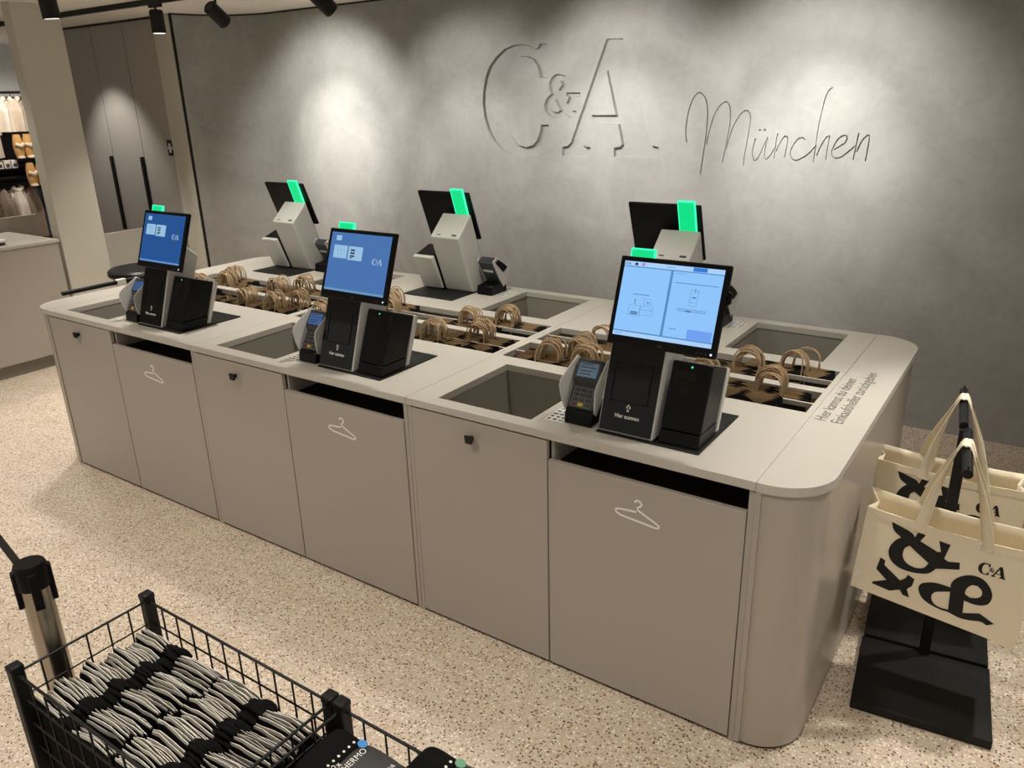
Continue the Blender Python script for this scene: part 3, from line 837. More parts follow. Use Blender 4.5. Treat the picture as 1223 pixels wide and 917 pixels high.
# ------------------------------------------------------------------ card terminals
LCD = glow('terminal_display', srgb(66, 88, 102), 0.9)
LCDB = glow('terminal_display_blue', srgb(60, 96, 150), 0.9)
KEYM = mat('key_grey', srgb(44, 46, 50), 0.5)
KEYY = mat('key_yellow', srgb(214, 178, 40), 0.5)
KEYR = mat('key_red', srgb(96, 36, 34), 0.5)
KEYG = mat('key_green', srgb(44, 72, 50), 0.5)
SHIELD = mat('light_grey_plastic', srgb(198, 198, 194), 0.35)
TX, TY = -0.594, 0.15
def card_terminal(lcd):
    root = empty('card_terminal')
    MB().prism_x([(-0.065, 0.0), (0.075, 0.0), (0.070, 0.048), (-0.035, 0.058), (-0.060, 0.040)], -0.040, 0.040).obj('stand', BLACK, root, bevel=0.003, bseg=1)
    cs, sn = 0.53, 0.848          # body leans back
    f = lambda x, s, d: (x, -0.052 + cs * s - sn * d, 0.052 + sn * s + cs * d)
    side = [(0.0, -0.022), (0.160, -0.022), (0.160, 0.010), (0.092, 0.013), (0.074, -0.004), (0.0, -0.002)]
    g = MB()
    g.prism(side, lambda a, b: f(-0.037, a, b), lambda a, b: f(0.037, a, b))
    body = g.obj('housing', GREYD, root, bevel=0.003, bseg=1)
    g = MB(); g.prism([(-0.028, 0.100), (0.028, 0.100), (0.028, 0.146), (-0.028, 0.146)], lambda a, b: f(a, b, 0.0115 - (b - 0.092) * 0.044), lambda a, b: f(a, b, 0.0138 - (b - 0.092) * 0.044))
    disp = g.obj('display', lcd, body)
    tx = []
    for yy in (0.140, 0.130, 0.118, 0.108):
        g = MB(); g.prism([(-0.022, yy), (0.012 if yy != 0.130 else 0.022, yy), (0.012 if yy != 0.130 else 0.022, yy + 0.003), (-0.022, yy + 0.003)], lambda a, b: f(a, b, 0.0135 - (b - 0.092) * 0.044), lambda a, b: f(a, b, 0.0142 - (b - 0.092) * 0.044))
        g.obj('display_line', GREYD, disp)
    for i in range(3):
        g = MB(); x = -0.020 + i * 0.020
        g.prism([(x - 0.006, 0.0935), (x + 0.006, 0.0935), (x + 0.006, 0.0975), (x - 0.006, 0.0975)], lambda a, b: f(a, b, 0.010), lambda a, b: f(a, b, 0.0150))
        g.obj('function_key', KEYM, body)
    kp = MB(); kp.prism([(-0.030, 0.004), (0.030, 0.004), (0.030, 0.068), (-0.030, 0.068)], lambda a, b: f(a, b, -0.004), lambda a, b: f(a, b, -0.0002))
    pad = kp.obj('keypad', mat('keypad_grey', srgb(96, 98, 100), 0.5), root)
    for r_ in range(4):
        for c_ in range(3):
            g = MB(); x, s = -0.019 + c_ * 0.019, 0.013 + r_ * 0.0155
            m_ = KEYM if r_ else (KEYR, KEYY, KEYG)[c_]
            g.prism([(x - 0.007, s - 0.005), (x + 0.007, s - 0.005), (x + 0.007, s + 0.005), (x - 0.007, s + 0.005)], lambda a, b: f(a, b, -0.001), lambda a, b: f(a, b, 0.0025))
            g.obj('key', m_, pad)
    prof = [(-0.008, -0.030), (0.055, -0.034), (0.162, -0.030), (0.168, 0.006), (0.150, 0.014), (0.100, 0.040), (0.070, 0.052), (0.050, 0.050), (0.015, 0.022), (-0.008, -0.004)]
    for sg in (-1, 1):
        g = MB()
        fl = lambda a, b: sg * (0.0375 + max(0.0, b + 0.03) * 0.16)
        g.prism(prof, lambda a, b: f(fl(a, b), a, b), lambda a, b: f(fl(a, b) + sg * 0.0045, a, b))
        sh_ = g.obj('side_shield', SHIELD, root, bevel=0.0015, bseg=1)
        if sg == -1:
            g = MB()
            ins = [(0.064, 0.004), (0.148, -0.018), (0.150, 0.006), (0.098, 0.032), (0.070, 0.040)]
            g.prism(ins, lambda a, b: f(fl(a, b) + sg * 0.0045, a, b), lambda a, b: f(fl(a, b) + sg * 0.0055, a, b))
            g.obj('shield_inlay', BLACK, sh_)
    g = MB()
    g.prism([(-0.036, 0.02), (0.036, 0.02), (0.036, 0.158), (-0.036, 0.158)], lambda a, b: f(a, b, -0.036), lambda a, b: f(a, b, -0.020))
    bk = g.obj('back_cover', GREYD, root, bevel=0.003, bseg=1)
    g = MB()
    g.prism([(-0.024, 0.095), (0.024, 0.095), (0.024, 0.110), (-0.024, 0.110)], lambda a, b: f(a, b, -0.0372), lambda a, b: f(a, b, -0.035))
    g.obj('serial_label', WHITE, bk)
    root.scale = (1.2, 1.0, 1.0)
    return root
tn = {(0, 0): 'card terminal with yellow key, left of the brightly lit self-checkout',
      (1, 0): 'card terminal left of the middle self-checkout in the front row',
      (2, 0): 'card terminal left of the far left self-checkout in the front row',
      (0, 1): 'card terminal of the right back-row self-checkout, seen from behind',
      (1, 1): 'card terminal of the middle back-row self-checkout, seen from behind',
      (2, 1): 'card terminal of the left back-row self-checkout, seen from behind'}
for k in range(3):
    pr = card_terminal(LCD if k == 0 else LCDB)
    place(pr, k, False, (TX, TY))
    tag(pr, tn[k, 0], 'card reader', 'card terminals on the counter')
    cp = copy_tree(pr)
    place(cp, k, True, (TX, TY))
    tag(cp, tn[k, 1], 'card reader', 'card terminals on the counter')
# ================================================================== PAPER CARRIER BAGS IN THE WELLS
def handle_mesh(i):
    r = random.Random(100 + i)
    w, h = r.uniform(0.040, 0.047), r.uniform(0.074, 0.094)
    lean, skew = r.uniform(-0.010, 0.010), r.uniform(-0.008, 0.008)
    pts = []
    for j in range(15):
        t = j / 14
        a = PI * t
        if t < 0.22: p = (-w, -0.03 + (h * 0.45 + 0.03) * t / 0.22)
        elif t > 0.78: p = (w, -0.03 + (h * 0.45 + 0.03) * (1 - t) / 0.22)
        else:
            b = PI * (t - 0.22) / 0.56
            p = (-w * math.cos(b), h * 0.45 + h * 0.55 * math.sin(b))
        f = max(0, p[1]) / h
        pts.append((p[0] + skew * f, lean * f * f * 1.5, p[1]))
    return MB().tube(pts, 0.0027, 5).mesh('handle', KRAFT, smooth=60)
HANDLES = [handle_mesh(i) for i in range(7)]
def bag_mesh(i):
    r = random.Random(i)
    w, th, h = 0.155, 0.0019, 0.29
    m = MB()
    n = 6
    vs, fs = [], []
    for sgn in (-1, 1):
        for j in range(3):
            for k in range(n + 1):
                x = -w + 2 * w * k / n
                z = (0, -0.06, -h)[j]
                y = sgn * (th * (0.22 if j == 0 else 1.0)) + 0.0002 * math.sin(k * 2.1 + i + j)
                vs.append((x, y, z))
    o = 3 * (n + 1)
    for j in range(2):
        for k in range(n):
            a = j * (n + 1) + k
            fs.append((a, a + 1, a + n + 2, a + n + 1)); fs.append((o + a + 1, o + a, o + a + n + 1, o + a + n + 2))
        for k in (0, n):
            a = j * (n + 1) + k
            fs.append((a, a + n + 1, o + a + n + 1, o + a))
    for k in range(n):
        fs.append((k, k + 1, o + k + 1, o + k)); a = 2 * (n + 1) + k; fs.append((a, a + 1, o + a + 1, o + a))
    return m.add(vs, fs).mesh('paper_bag', KRAFTP)
BAGS = [bag_mesh(i) for i in range(4)]

# x of the handles, y of the first bag, number of bags, how many show their handles, bag shift along x
STACKS = [
    # section nearest the canvas bags
    (-0.180, 0.592, 7, 0, -0.10), (-0.182, 0.668, 9, 9, -0.03), (-0.312, 0.832, 8, 7, -0.02), (-0.172, 0.918, 6, 6, 0.0), (-0.140, 0.975, 3, 2, 0.04),
    (-0.420, 0.67225, 8, 8, -0.03),
    (-1.010, 0.568, 9, 9, 0.02), (-0.855, 0.57225, 8, 8, 0.0), (-0.930, 0.672, 10, 10, 0.02), (-0.93, 0.815, 9, 4, 0.06),
    # middle section
    (-1.600, 0.572, 9, 9, 0.02), (-1.420, 0.665, 9, 9, 0.02), (-1.590, 0.818, 8, 8, 0.0), (-1.450, 0.915, 9, 9, 0.03), (-1.45, 0.57625, 7, 0, 0.02),
    (-2.160, 0.918, 8, 8, 0.0), (-2.075, 0.815, 7, 7, 0.0), (-2.300, 0.568, 8, 8, 0.02), (-2.05, 0.668, 6, 6, 0.0),
    # far left section
    (-3.400, 0.668, 9, 9, 0.0), (-3.330, 0.815, 8, 8, 0.0), (-3.410, 0.918, 9, 9, 0.02), (-2.855, 0.572, 9, 9, -0.02), (-2.640, 0.57625, 9, 9, 0.02), (-2.560, 0.668, 8, 8, 0.0),
    (-2.900, 0.815, 9, 9, 0.0), (-2.800, 0.916, 8, 8, 0.02), (-3.20, 0.572, 9, 0, 0.0),
]
rb = random.Random(21)
for sx, sy, n, nh, shift in STACKS:
    gname = 'paper bags in the %s counter section' % ('right', 'middle', 'left')[min(2, int(-sx / M_))]
    for i in range(n):
        has = i >= n - nh
        y = sy + i * 0.0085
        dx = rb.uniform(-0.006, 0.006)
        sec = -M_ * min(2, int(-sx / M_))
        bx = max(sec - 1.198 + 0.158, min(sec - 0.032 - 0.158, sx + shift + dx))
        b = link_mesh('paper_bag', BAGS[rb.randrange(4)], None, (bx, y, H + 0.004 + rb.uniform(-0.008, 0.006)), (0, 0, rb.uniform(-0.002, 0.002)))
        row = ('front', 'second', 'third', 'rear')[(y > 0.655) + (y > 0.757) + (y > 0.905)]
        rel = sx - sec
        part = 'right end' if rel > -0.30 else 'middle' if rel > -0.80 else 'left end'
        tag(b, 'brown paper bag %s, %s slot, %s of %s' % ('handles up' if has else 'handles hidden', row, part, ('section nearest tote bags', 'middle counter section', 'far left section')[min(2, int(-sx / M_))]), 'bag', gname)
        if has:
            for yy in (-0.0025, 0.0025):
                link_mesh('handle', HANDLES[rb.randrange(7)], b, (sx - bx + rb.uniform(-0.004, 0.004), yy, -0.012), (rb.uniform(-0.12, 0.12), 0, rb.uniform(-0.25, 0.25)))

# ================================================================== CANVAS BAG STAND
SR = math.radians(6)
stand = empty('bag_stand', (0.412, 0.735, 0), SR)
MB().box(-0.195, 0.195, -0.378, -0.022, 0.0, 0.030).obj('base_plate', MATTEB, stand, bevel=0.002, bseg=1)
MB().box(-0.190, 0.190, -0.020, 0.340, 0.004, 0.040).obj('base_plate', MATTEB, stand, bevel=0.002, bseg=1)
MB().box(-0.016, 0.016, -0.040, -0.012, 0.030, 0.86).obj('pole', MATTEB, stand, bevel=0.002, bseg=1)
for y0, y1, x, z in ((-0.345, -0.02, 0.006, 0.852), (-0.02, 0.315, -0.006, 0.866)):
    a = MB().tube([(x, y0, z), (x, y1, z)], 0.0135, 14).obj('arm', MATTEB, stand, smooth=40)
    ye = y0 if y0 < -0.1 else y1
    MB().tube([(x, ye + (0.006 if ye == y0 else -0.006), z), (x, ye + (0.006 if ye == y0 else -0.006), z + 0.022)], 0.0025, 6).obj('stop_pin', MATTEB, a)
tag(stand, 'black floor stand with two arms holding the canvas bags', 'stand')

INKB = mat('bag_print_black', srgb(20, 18, 17), 0.8)
def canvas_bag():
    root = empty('tote_bag')
    # corners of the printed front, in stand space around the arm
    TL, TR, BR, BL = Vector((-0.232, -0.035, -0.238)), Vector((0.231, -0.035, -0.262)), Vector((0.216, -0.080, -0.560)), Vector((-0.243, -0.080, -0.508))
    def face(u, v, d=0.0):
        top = TL.lerp(TR, u); bot = BL.lerp(BR, u)
        p = bot.lerp(top, v)
        bul = 0.010 * math.sin(PI * u) * math.sin(PI * min(1, v * 1.1))
        sag = 0.010 * math.sin(PI * u) * v
        return Vector((p.x, p.y - bul - d, p.z - sag))
    def backf(u, v):
        p = face(u, v)
        dep = 0.150 - 0.035 * v
        bul = 0.010 * math.sin(PI * u) * math.sin(PI * min(1, v * 1.1))
        return Vector((p.x - 0.012, p.y + bul * 2 + dep, p.z + 0.012 * v))
    nu, nv = 14, 10
    g = MB()
    g.add([face(i / nu, j / nv) for j in range(nv + 1) for i in range(nu + 1)], [(j * (nu + 1) + i, j * (nu + 1) + i + 1, (j + 1) * (nu + 1) + i + 1, (j + 1) * (nu + 1) + i) for j in range(nv) for i in range(nu)])
    g.add([backf(i / nu, j / nv) for j in range(nv + 1) for i in range(nu + 1)], [(j * (nu + 1) + i, (j + 1) * (nu + 1) + i, (j + 1) * (nu + 1) + i + 1, j * (nu + 1) + i + 1) for j in range(nv) for i in range(nu)])
    for u in (0.0, 1.0):
        sgn = -1 if u == 0 else 1
        vs = []
        for j in range(nv + 1):
            v = j / nv
            a, b = face(u, v), backf(u, v)
            mid = (a + b) / 2 - Vector((sgn * 0.028 * v, 0, 0.01 * v))
            vs += [a, mid, b]
        fs = []
        for j in range(nv):
            for k in range(2):
                q = (j * 3 + k, j * 3 + k + 1, j * 3 + k + 4, j * 3 + k + 3)
                fs.append(q if u == 1.0 else q[::-1])
        g.add(vs, fs)
    g.add([face(i / nu, 0) for i in range(nu + 1)] + [backf(i / nu, 0) for i in range(nu + 1)], [(i, nu + 1 + i, nu + 2 + i, i + 1) for i in range(nu)])
    me = g.mesh('canvas_body', CANVAS)
    bm = bmesh.new(); bm.from_mesh(me); bmesh.ops.remove_doubles(bm, verts=bm.verts, dist=1e-4); bmesh.ops.recalc_face_normals(bm, faces=bm.faces); bm.to_mesh(me); bm.free()
    me.shade_smooth(); me.set_sharp_from_angle(angle=math.radians(40))
    body = link_mesh('canvas_body', me, root)
    so = body.modifiers.new('cloth', 'SOLIDIFY'); so.thickness = 0.0022; so.offset = 0
    # hem along the open edge
    hm = MB()
    hm.add([face(i / nu, v, 0.0022) for v in (0.915, 1.0) for i in range(nu + 1)], [(i, i + 1, nu + 2 + i, nu + 1 + i) for i in range(nu)])
    h_ = hm.obj('hem', CANVAS, root)
    so = h_.modifiers.new('cloth', 'SOLIDIFY'); so.thickness = 0.0014; so.offset = 0
    # straps
    for bk in (0, 1):
        F = (lambda u, v: face(u, v, 0.004)) if not bk else (lambda u, v: backf(u, v) + Vector((0, 0.004, 0)))
        a, b = F(0.33, 0.90), F(0.72, 0.90)
        at, bt = F(0.335, 1.0), F(0.715, 1.0)
        cy = (-0.012 if not bk else 0.018)
        ctrl = [a, at, at.lerp(Vector((-0.02, cy, 0.0)), 0.5) + Vector((-0.006, 0, 0.0)), Vector((-0.017, cy, 0.004)), Vector((0.0, cy, 0.0175)), Vector((0.017, cy, 0.004)), bt.lerp(Vector((0.02, cy, 0.0)), 0.5) + Vector((0.006, 0, 0.0)), bt, b]
        path = smooth_path([tuple(c) for c in ctrl], 5)
        n = len(path)
        vs, fs = [], []
        for i, p in enumerate(path):
            t = (path[min(i + 1, n - 1)] - path[max(i - 1, 0)]).normalized()
            k = abs(2 * i / (n - 1) - 1)
            wx = Vector((1, 0, 0)) if i < n / 2 else Vector((1, 0, 0))
            sidev = t.cross(Vector((0, -1, 0))).normalized()
            f = min(1.0, max(0.0, (k - 0.25) / 0.6))
            wdir = (sidev * f + Vector((0, 1, 0)) * (1 - f) * (1 if sidev.dot(Vector((0, 1, 0))) >= 0 else 1)).normalized()
            vs += [p - wdir * 0.017, p + wdir * 0.017]
        fs = [(2 * i, 2 * i + 1, 2 * i + 3, 2 * i + 2) for i in range(n - 1)]
        s_ = MB().add(vs, fs).obj('strap', CANVAS, root, smooth=60)
        so = s_.modifiers.new('cloth', 'SOLIDIFY'); so.thickness = 0.003; so.offset = 0
    # prints on the front: tessellate finely enough to follow the cloth
    def pr_(name, loops):
        vs, fs = fill2d(loops)
        me = bpy.data.meshes.new(name)
        me.from_pydata([(v[0], v[1], 0) for v in vs], [], fs)
        bm = bmesh.new(); bm.from_mesh(me)
        bmesh.ops.triangulate(bm, faces=bm.faces)
        for it in range(3):
            long_ = [e for e in bm.edges if e.calc_length() > 0.06]
            if long_: bmesh.ops.subdivide_edges(bm, edges=long_, cuts=1); bmesh.ops.triangulate(bm, faces=bm.faces)
        for v in bm.verts:
            v.co = face(v.co.x, v.co.y, 0.0026)
        bm.to_mesh(me); bm.free()
        me.materials.append(INKB)
        return link_mesh(name, me, body)
    def rnd(lp, corners=()):
        # round the drawn outline between its corners
        n = len(lp); out = []
        for i in range(n):
            p0, p1, p2, p3 = (Vector(lp[(i + k) % n]) for k in (-1, 0, 1, 2))
            def turn(a, b, c):
                return (b - a).angle(c - b, 0.0)
            if turn(p0, p1, p2) > 0.95: p0 = p1 - (p2 - p1)
            if turn(p1, p2, p3) > 0.95: p3 = p2 + (p2 - p1)
            for k in range(4):
                t = k / 4
                out.append(tuple(0.5 * ((2 * p1) + (p2 - p0) * t + (2 * p0 - 5 * p1 + 4 * p2 - p3) * t * t + (3 * p1 - p0 - 3 * p2 + p3) * t ** 3)))
        return out
    pr_('ampersand_print', [rnd(P_AMP), rnd(P_AMPIN)])
    pr_('ampersand_print', [P_X])
    pr_('ampersand_print', [rnd(P_AND), rnd(P_AND1), rnd(P_AND2)])
    k = 0.158 / (2.935 - 1.601)
    f = lambda p: (0.70 + (p[0] + 2.935) * k, 0.668 + (p[1] - 1.46) * k * 1.45)
    pr_('brand_print', [[f(p) for p in C_OUT]])
    pr_('brand_print', [[f(p) for p in A_OUT], [f(p) for p in A_IN]])
    pr_('brand_print', [[f(p) for p in lp] for lp in (AMP_OUT, AMP_IN1, AMP_IN2)])
    MB().add([face(0.012, 0.16, 0.0026), face(0.042, 0.16, 0.0026), face(0.042, 0.22, 0.0026), face(0.012, 0.22, 0.0026)], [(0, 1, 2, 3)]).obj('care_label', WHITE, body)
    return root
tb = canvas_bag()
tb.location = (0.432, 0.570, 0.853); tb.rotation_euler = (0, 0, 0)
tag(tb, 'canvas tote bag with bold black prints on the front arm of the stand', 'bag', 'canvas tote bags on the stand')
tb2 = copy_tree(tb)
tb2.location = (0.385, 0.930, 0.868); tb2.rotation_euler = (0, 0, math.radians(4))
tag(tb2, 'canvas tote bag hanging behind the other one on the rear arm', 'bag', 'canvas tote bags on the stand')

# ================================================================== WIRE BASKETS IN THE FOREGROUND
ZB = 0.72
BX0, BX1, BY0, BY1 = -1.137, -0.500, -1.372, -1.067
def wire_basket(x0, x1, y0, y1, label, nx, posts):
    root = empty('wire_basket', ((x0 + x1) / 2, (y0 + y1) / 2, 0))
    cx, cy = (x0 + x1) / 2, (y0 + y1) / 2
    hx, hy = (x1 - x0) / 2, (y1 - y0) / 2
    zb = ZB - 0.32
    for sx in (-1, 1):
        for sy in (-1, 1):
            if (sx, sy) not in posts: continue
            px, py = sx * hx, sy * hy
            po = MB().box(px - 0.0135, px + 0.0135, py - 0.0135, py + 0.0135, 0.0, ZB + 0.012).obj('post', MATTEB, root, bevel=0.003, bseg=1)
            MB().box(px - 0.0145, px + 0.0145, py - 0.0145, py + 0.0145, ZB + 0.006, ZB + 0.022).obj('post_cap', MATTEB, po, bevel=0.004, bseg=2)
    rw, rv = 0.0032, 0.0022
    def wire(nm, a, b, r): MB().tube([a, b], r, 6, True).obj(nm, MATTEB, root, smooth=60)
    for z, r in ((ZB, rw), (ZB - 0.062, rv), (ZB - 0.125, rv), (ZB - 0.19, rv), (zb, rw)):
        for s in (-1, 1):
            wire('wire', (-hx, s * hy, z), (hx, s * hy, z), r)
            wire('wire', (s * hx, -hy, z), (s * hx, hy, z), r)
    for i in range(1, nx):
        x = -hx + 2 * hx * i / nx
        for s in (-1, 1): wire('wire', (x, s * hy, zb), (x, s * hy, ZB), rv)
        wire('wire', (x, -hy, zb), (x, hy, zb), rv)
    for j in range(1, 6):
        y = -hy + 2 * hy * j / 6
        for s in (-1, 1): wire('wire', (s * hx, y, zb), (s * hx, y, ZB), rv)
    return tag(root, label, 'basket', 'wire baskets')
wire_basket(BX0, BX1, BY0, BY1, 'black wire basket full of black and white packs', 11, ((-1, -1), (-1, 1), (1, -1), (1, 1)))
wire_basket(BX1 + 0.032, BX1 + 0.67, BY0, BY1, 'black wire basket with thermo socks, at the bottom edge', 11, ((-1, -1), (-1, 1), (1, -1), (1, 1)))

# packs: thin black fabric slips, white card showing at both ends of the upper edge
PAPER = mat('white_card', srgb(226, 222, 212), 0.6)
PAPERG = mat('grey_card', srgb(176, 172, 164), 0.6)
FAB = mat('black_knit', srgb(20, 20, 20), 0.95, spec=0.1, noise=0.3, nscale=220, bump=0.6)
def pack_variant(i):
    r = random.Random(40 + i)
    hw = 0.148
    n = 12
    prof = [0.0035 * math.sin(k * 0.55 + 1) + 0.0012 * math.sin(k * 1.3 + 2 * i) for k in range(n + 1)]
    ztop = [-0.004 + 0.006 * math.sin(PI * k / n) + r.uniform(-0.003, 0.003) for k in range(n + 1)]
    m = MB()
    vs, fs = [], []
    for sgn in (-1, 1):
        for z in (0, 1):
            for k in range(n + 1):
                x = -hw + 2 * hw * k / n
                vs.append((x, prof[k] + sgn * 0.0026, -0.20 if z else ztop[k] - 0.003))
    q = n + 1
    for k in range(n):
        fs += [(k, k + 1, q + k + 1, q + k), (2 * q + k + 1, 2 * q + k, 3 * q + k, 3 * q + k + 1), (k, 2 * q + k, 2 * q + k + 1, k + 1), (q + k, q + k + 1, 3 * q + k + 1, 3 * q + k)]
    for k in (0, n):
        fs.append((k, q + k, 3 * q + k, 2 * q + k))
    body = m.add(vs, fs).mesh('fabric', FAB)
    cards = []
    for a, b in ((0, 5), (7, 12)):
        m = MB(); vs, fs = [], []
        off = r.uniform(-0.0012, 0.0012)
        for k in range(a * 2, b * 2 + 1):
            kk = k / 2
            i0 = int(kk); f = kk - i0
            pv = prof[i0] * (1 - f) + prof[min(i0 + 1, n)] * f
            zv = ztop[i0] * (1 - f) + ztop[min(i0 + 1, n)] * f
            x = -hw + 2 * hw * kk / n
            up = 0.0035 + 0.0045 * math.sin(PI * (kk - a) / (b - a))
            for yy, zz in ((-0.0008, -0.012), (-0.0010 + off, zv + up * 0.4), (-0.0008 + off * 1.6, zv + up), (0.0006 + off * 1.6, zv + up), (0.0008, zv - 0.006)):
                vs.append((x, pv + yy, zz))
        cnt = b * 2 - a * 2 + 1
        for k in range(cnt - 1):
            for j in range(4):
                fs.append((k * 5 + j, k * 5 + j + 1, (k + 1) * 5 + j + 1, (k + 1) * 5 + j))
        me = m.add(vs, fs).mesh('card', PAPER if r.random() < 0.8 else PAPERG, smooth=50)
        cards.append(me)
    m = MB()
    nb = 7
    for k in range(nb):
        pass
    path = []
    for k in range(9):
        t = k / 8
        path.append((-0.026 + 0.052 * t, prof[6] + r.uniform(-0.0015, 0.0015), ztop[6] + 0.003 + 0.006 * math.sin(PI * t) + r.uniform(-0.002, 0.002)))
    fold = m.tube(path, [0.003 + 0.003 * math.sin(PI * k / 8) for k in range(9)], 7).mesh('fold', FAB, smooth=60)
    return body, cards, fold
PV = [pack_variant(i) for i in range(6)]
rp = random.Random(5)
NP = 38
for col in range(2):
    for i in range(NP):
        v = PV[rp.randrange(6)]
        x = BX0 + 0.155 + col * 0.305 + rp.uniform(-0.006, 0.006)
        y = BY0 + 0.016 + i * (BY1 - BY0 - 0.032) / (NP - 1)
        z = ZB - 0.072 - 0.012 * math.sin(i * 0.7 + col) + rp.uniform(-0.004, 0.004)
        o = empty('sock_pack', (x, y, z))
        o.rotation_euler = (rp.uniform(-0.04, 0.02), rp.uniform(-0.025, 0.025), rp.uniform(-0.03, 0.02))
        tag(o, 'thin black and white sock pack, %s third of %s row in wire basket' % (('near', 'middle', 'far')[min(2, i * 3 // NP)], ('left', 'right')[col]), 'sock pack', 'packs standing in the wire basket')
        link_mesh('fabric', v[0], o)
        for c in v[1]: link_mesh('card', c, o)
        link_mesh('fold', v[2], o)

# thermo sock bundles in the second basket
SLEEVE = mat('charcoal_sleeve', srgb(62, 62, 62), 0.55)
STICK = mat('blue_sticker', srgb(70, 140, 210), 0.4)
STICG = mat('green_sticker', srgb(110, 160, 130), 0.4)
def knit():
    m = bpy.data.materials.new('patterned_knit')
    m.use_nodes = True
    N, L = m.node_tree.nodes, m.node_tree.links
    b = N['Principled BSDF']
    tc = N.new('ShaderNodeTexCoord')
    v = N.new('ShaderNodeTexVoronoi'); v.inputs['Scale'].default_value = 90
    L.new(tc.outputs['Object'], v.inputs['Vector'])
    cr = N.new('ShaderNodeValToRGB'); cr.color_ramp.interpolation = 'CONSTANT'
    cr.color_ramp.elements[0].color = srgb(26, 24, 24); cr.color_ramp.elements[1].position = 0.45; cr.color_ramp.elements[1].color = srgb(206, 190, 176)
    sp = N.new('ShaderNodeSeparateColor'); L.new(v.outputs['Color'], sp.inputs['Color'])
    L.new(sp.outputs['Green'], cr.inputs['Fac']); L.new(cr.outputs['Color'], b.inputs['Base Color'])
    b.inputs['Roughness'].default_value = 0.9
    return m
KNIT = knit()
def sock_bundle(label, loc, rz, st, tilt=(0, 0, 0)):
    root = empty('sock_bundle', loc, rz)
    root.rotation_euler = (tilt[0], tilt[1], rz)
    def pillow(x0, x1, hy, hz, name, m, nz=0.0, seg=10):
        g = MB(); vs, fs = [], []
        nx_, na = 8, 14
        for i in range(nx_ + 1):
            t = i / nx_
            e = 1 - 0.35 * abs(2 * t - 1) ** 4
            for k in range(na):
                a = 2 * PI * k / na
                ca, sa = math.cos(a), math.sin(a)
                vs.append((x0 + (x1 - x0) * t, hy * math.copysign(abs(ca) ** 0.6, ca) * (1 - 0.06 * abs(2 * t - 1) ** 3), hz * e * math.copysign(abs(sa) ** 0.8, sa) + nz * math.sin(5 * t + k)))
        for i in range(nx_):
            for k in range(na):
                fs.append((i * na + k, i * na + (k + 1) % na, (i + 1) * na + (k + 1) % na, (i + 1) * na + k))
        fs.append(tuple(range(na))[::-1]); fs.append(tuple(range(nx_ * na, nx_ * na + na)))
        return g.add(vs, fs).obj(name, m, root, smooth=70)
    pillow(-0.085, -0.028, 0.058, 0.024, 'black_sock_end', FAB, 0.0008)
    pillow(0.040, 0.105, 0.056, 0.024, 'patterned_sock_end', KNIT, 0.0006)
    sl = pillow(-0.034, 0.050, 0.0595, 0.0255, 'paper_sleeve', SLEEVE)
    top = 0.0262
    fr = lambda a, b, d=0.0: (a, b, top + d)
    flat('lettering', text2d('2x\nTHERMO', 0.0145, 'LEFT', 1.05, 0.85), WHITE, lambda a, b: fr(-0.020 - (-(b)) * -1.0, -0.026 + a), sl)
    flat('brand_logo', (LOGO[0], LOGO[1]), WHITE, lambda a, b: fr(0.040 - b * 0.012, 0.026 + a * 0.012), sl)
    flat('round_sticker', disc2(-0.024, 0.040, 0.008), st, lambda a, b: fr(a, b, 0.0003), sl)
    dots = MB()
    for i in range(9):
        dots.lathe([(0.0022, 0), (0.0022, 0.001)], 8, (-0.038, -0.048 + i * 0.012, 0.0225))
    dots.obj('white_dots', WHITE, sl)
    root.scale = (1.32, 1.1, 1.15)
    return tag(root, label, 'socks', 'thermo sock bundles')
sock_bundle('sock bundle in charcoal sleeve with blue sticker, below the double basket post', (-0.346, -1.148, 0.680), 0.0, STICK, (0.0, 0.05, 0))
sock_bundle('sock bundle mostly cut off, left below the basket divider', (-0.375, -1.285, 0.672), 0.05, STICK)
sock_bundle('sock bundle with green sticker at the bottom edge, right of the blue-stickered one', (-0.122, -1.130, 0.742), 0.0, STICG, (0.0, 0.04, 0))
sock_bundle('sock bundle lying underneath the green-stickered one', (-0.085, -1.140, 0.674), 0.0, STICG)
MB_SHELF = MB().box(BX1 + 0.05, BX1 + 0.652, BY0 + 0.016, BY1 - 0.016, 0.48, 0.642)
tag(MB_SHELF.obj('basket_filler', mat('dark_carton', srgb(26, 25, 24), 0.9), bevel=0.006), 'dark carton under the thermo sock bundles', 'carton')

# ================================================================== BARRIER POST
sp_ = empty('barrier_post', (-1.238, -1.258, 0))
MB().lathe([(0.0, 0.0), (0.125, 0.0), (0.125, 0.012), (0.05, 0.03), (0.034, 0.035)], 32).obj('base', MATTEB, sp_, smooth=40)
MB().lathe([(0.0315, 0.03), (0.0315, 0.86)], 32).obj('tube', STEEL, sp_, smooth=40)
cap = MB().lathe([(0.0345, 0.838), (0.0345, 0.890), (0.031, 0.898), (0.0, 0.898)], 32).obj('head', BLACK, sp_, smooth=40)
for a in (0, 90, 180, 270):
    an = math.radians(a - 20)
    c_, s__ = math.cos(an), math.sin(an)
    g = MB().box(0.030, 0.040, -0.010, 0.010, 0.792, 0.884)
    g.v = [(x * c_ - y * s__, x * s__ + y * c_, z) for x, y, z in g.v]
    g.obj('belt_clip', BLACK, cap, bevel=0.002, bseg=1)
g = MB()
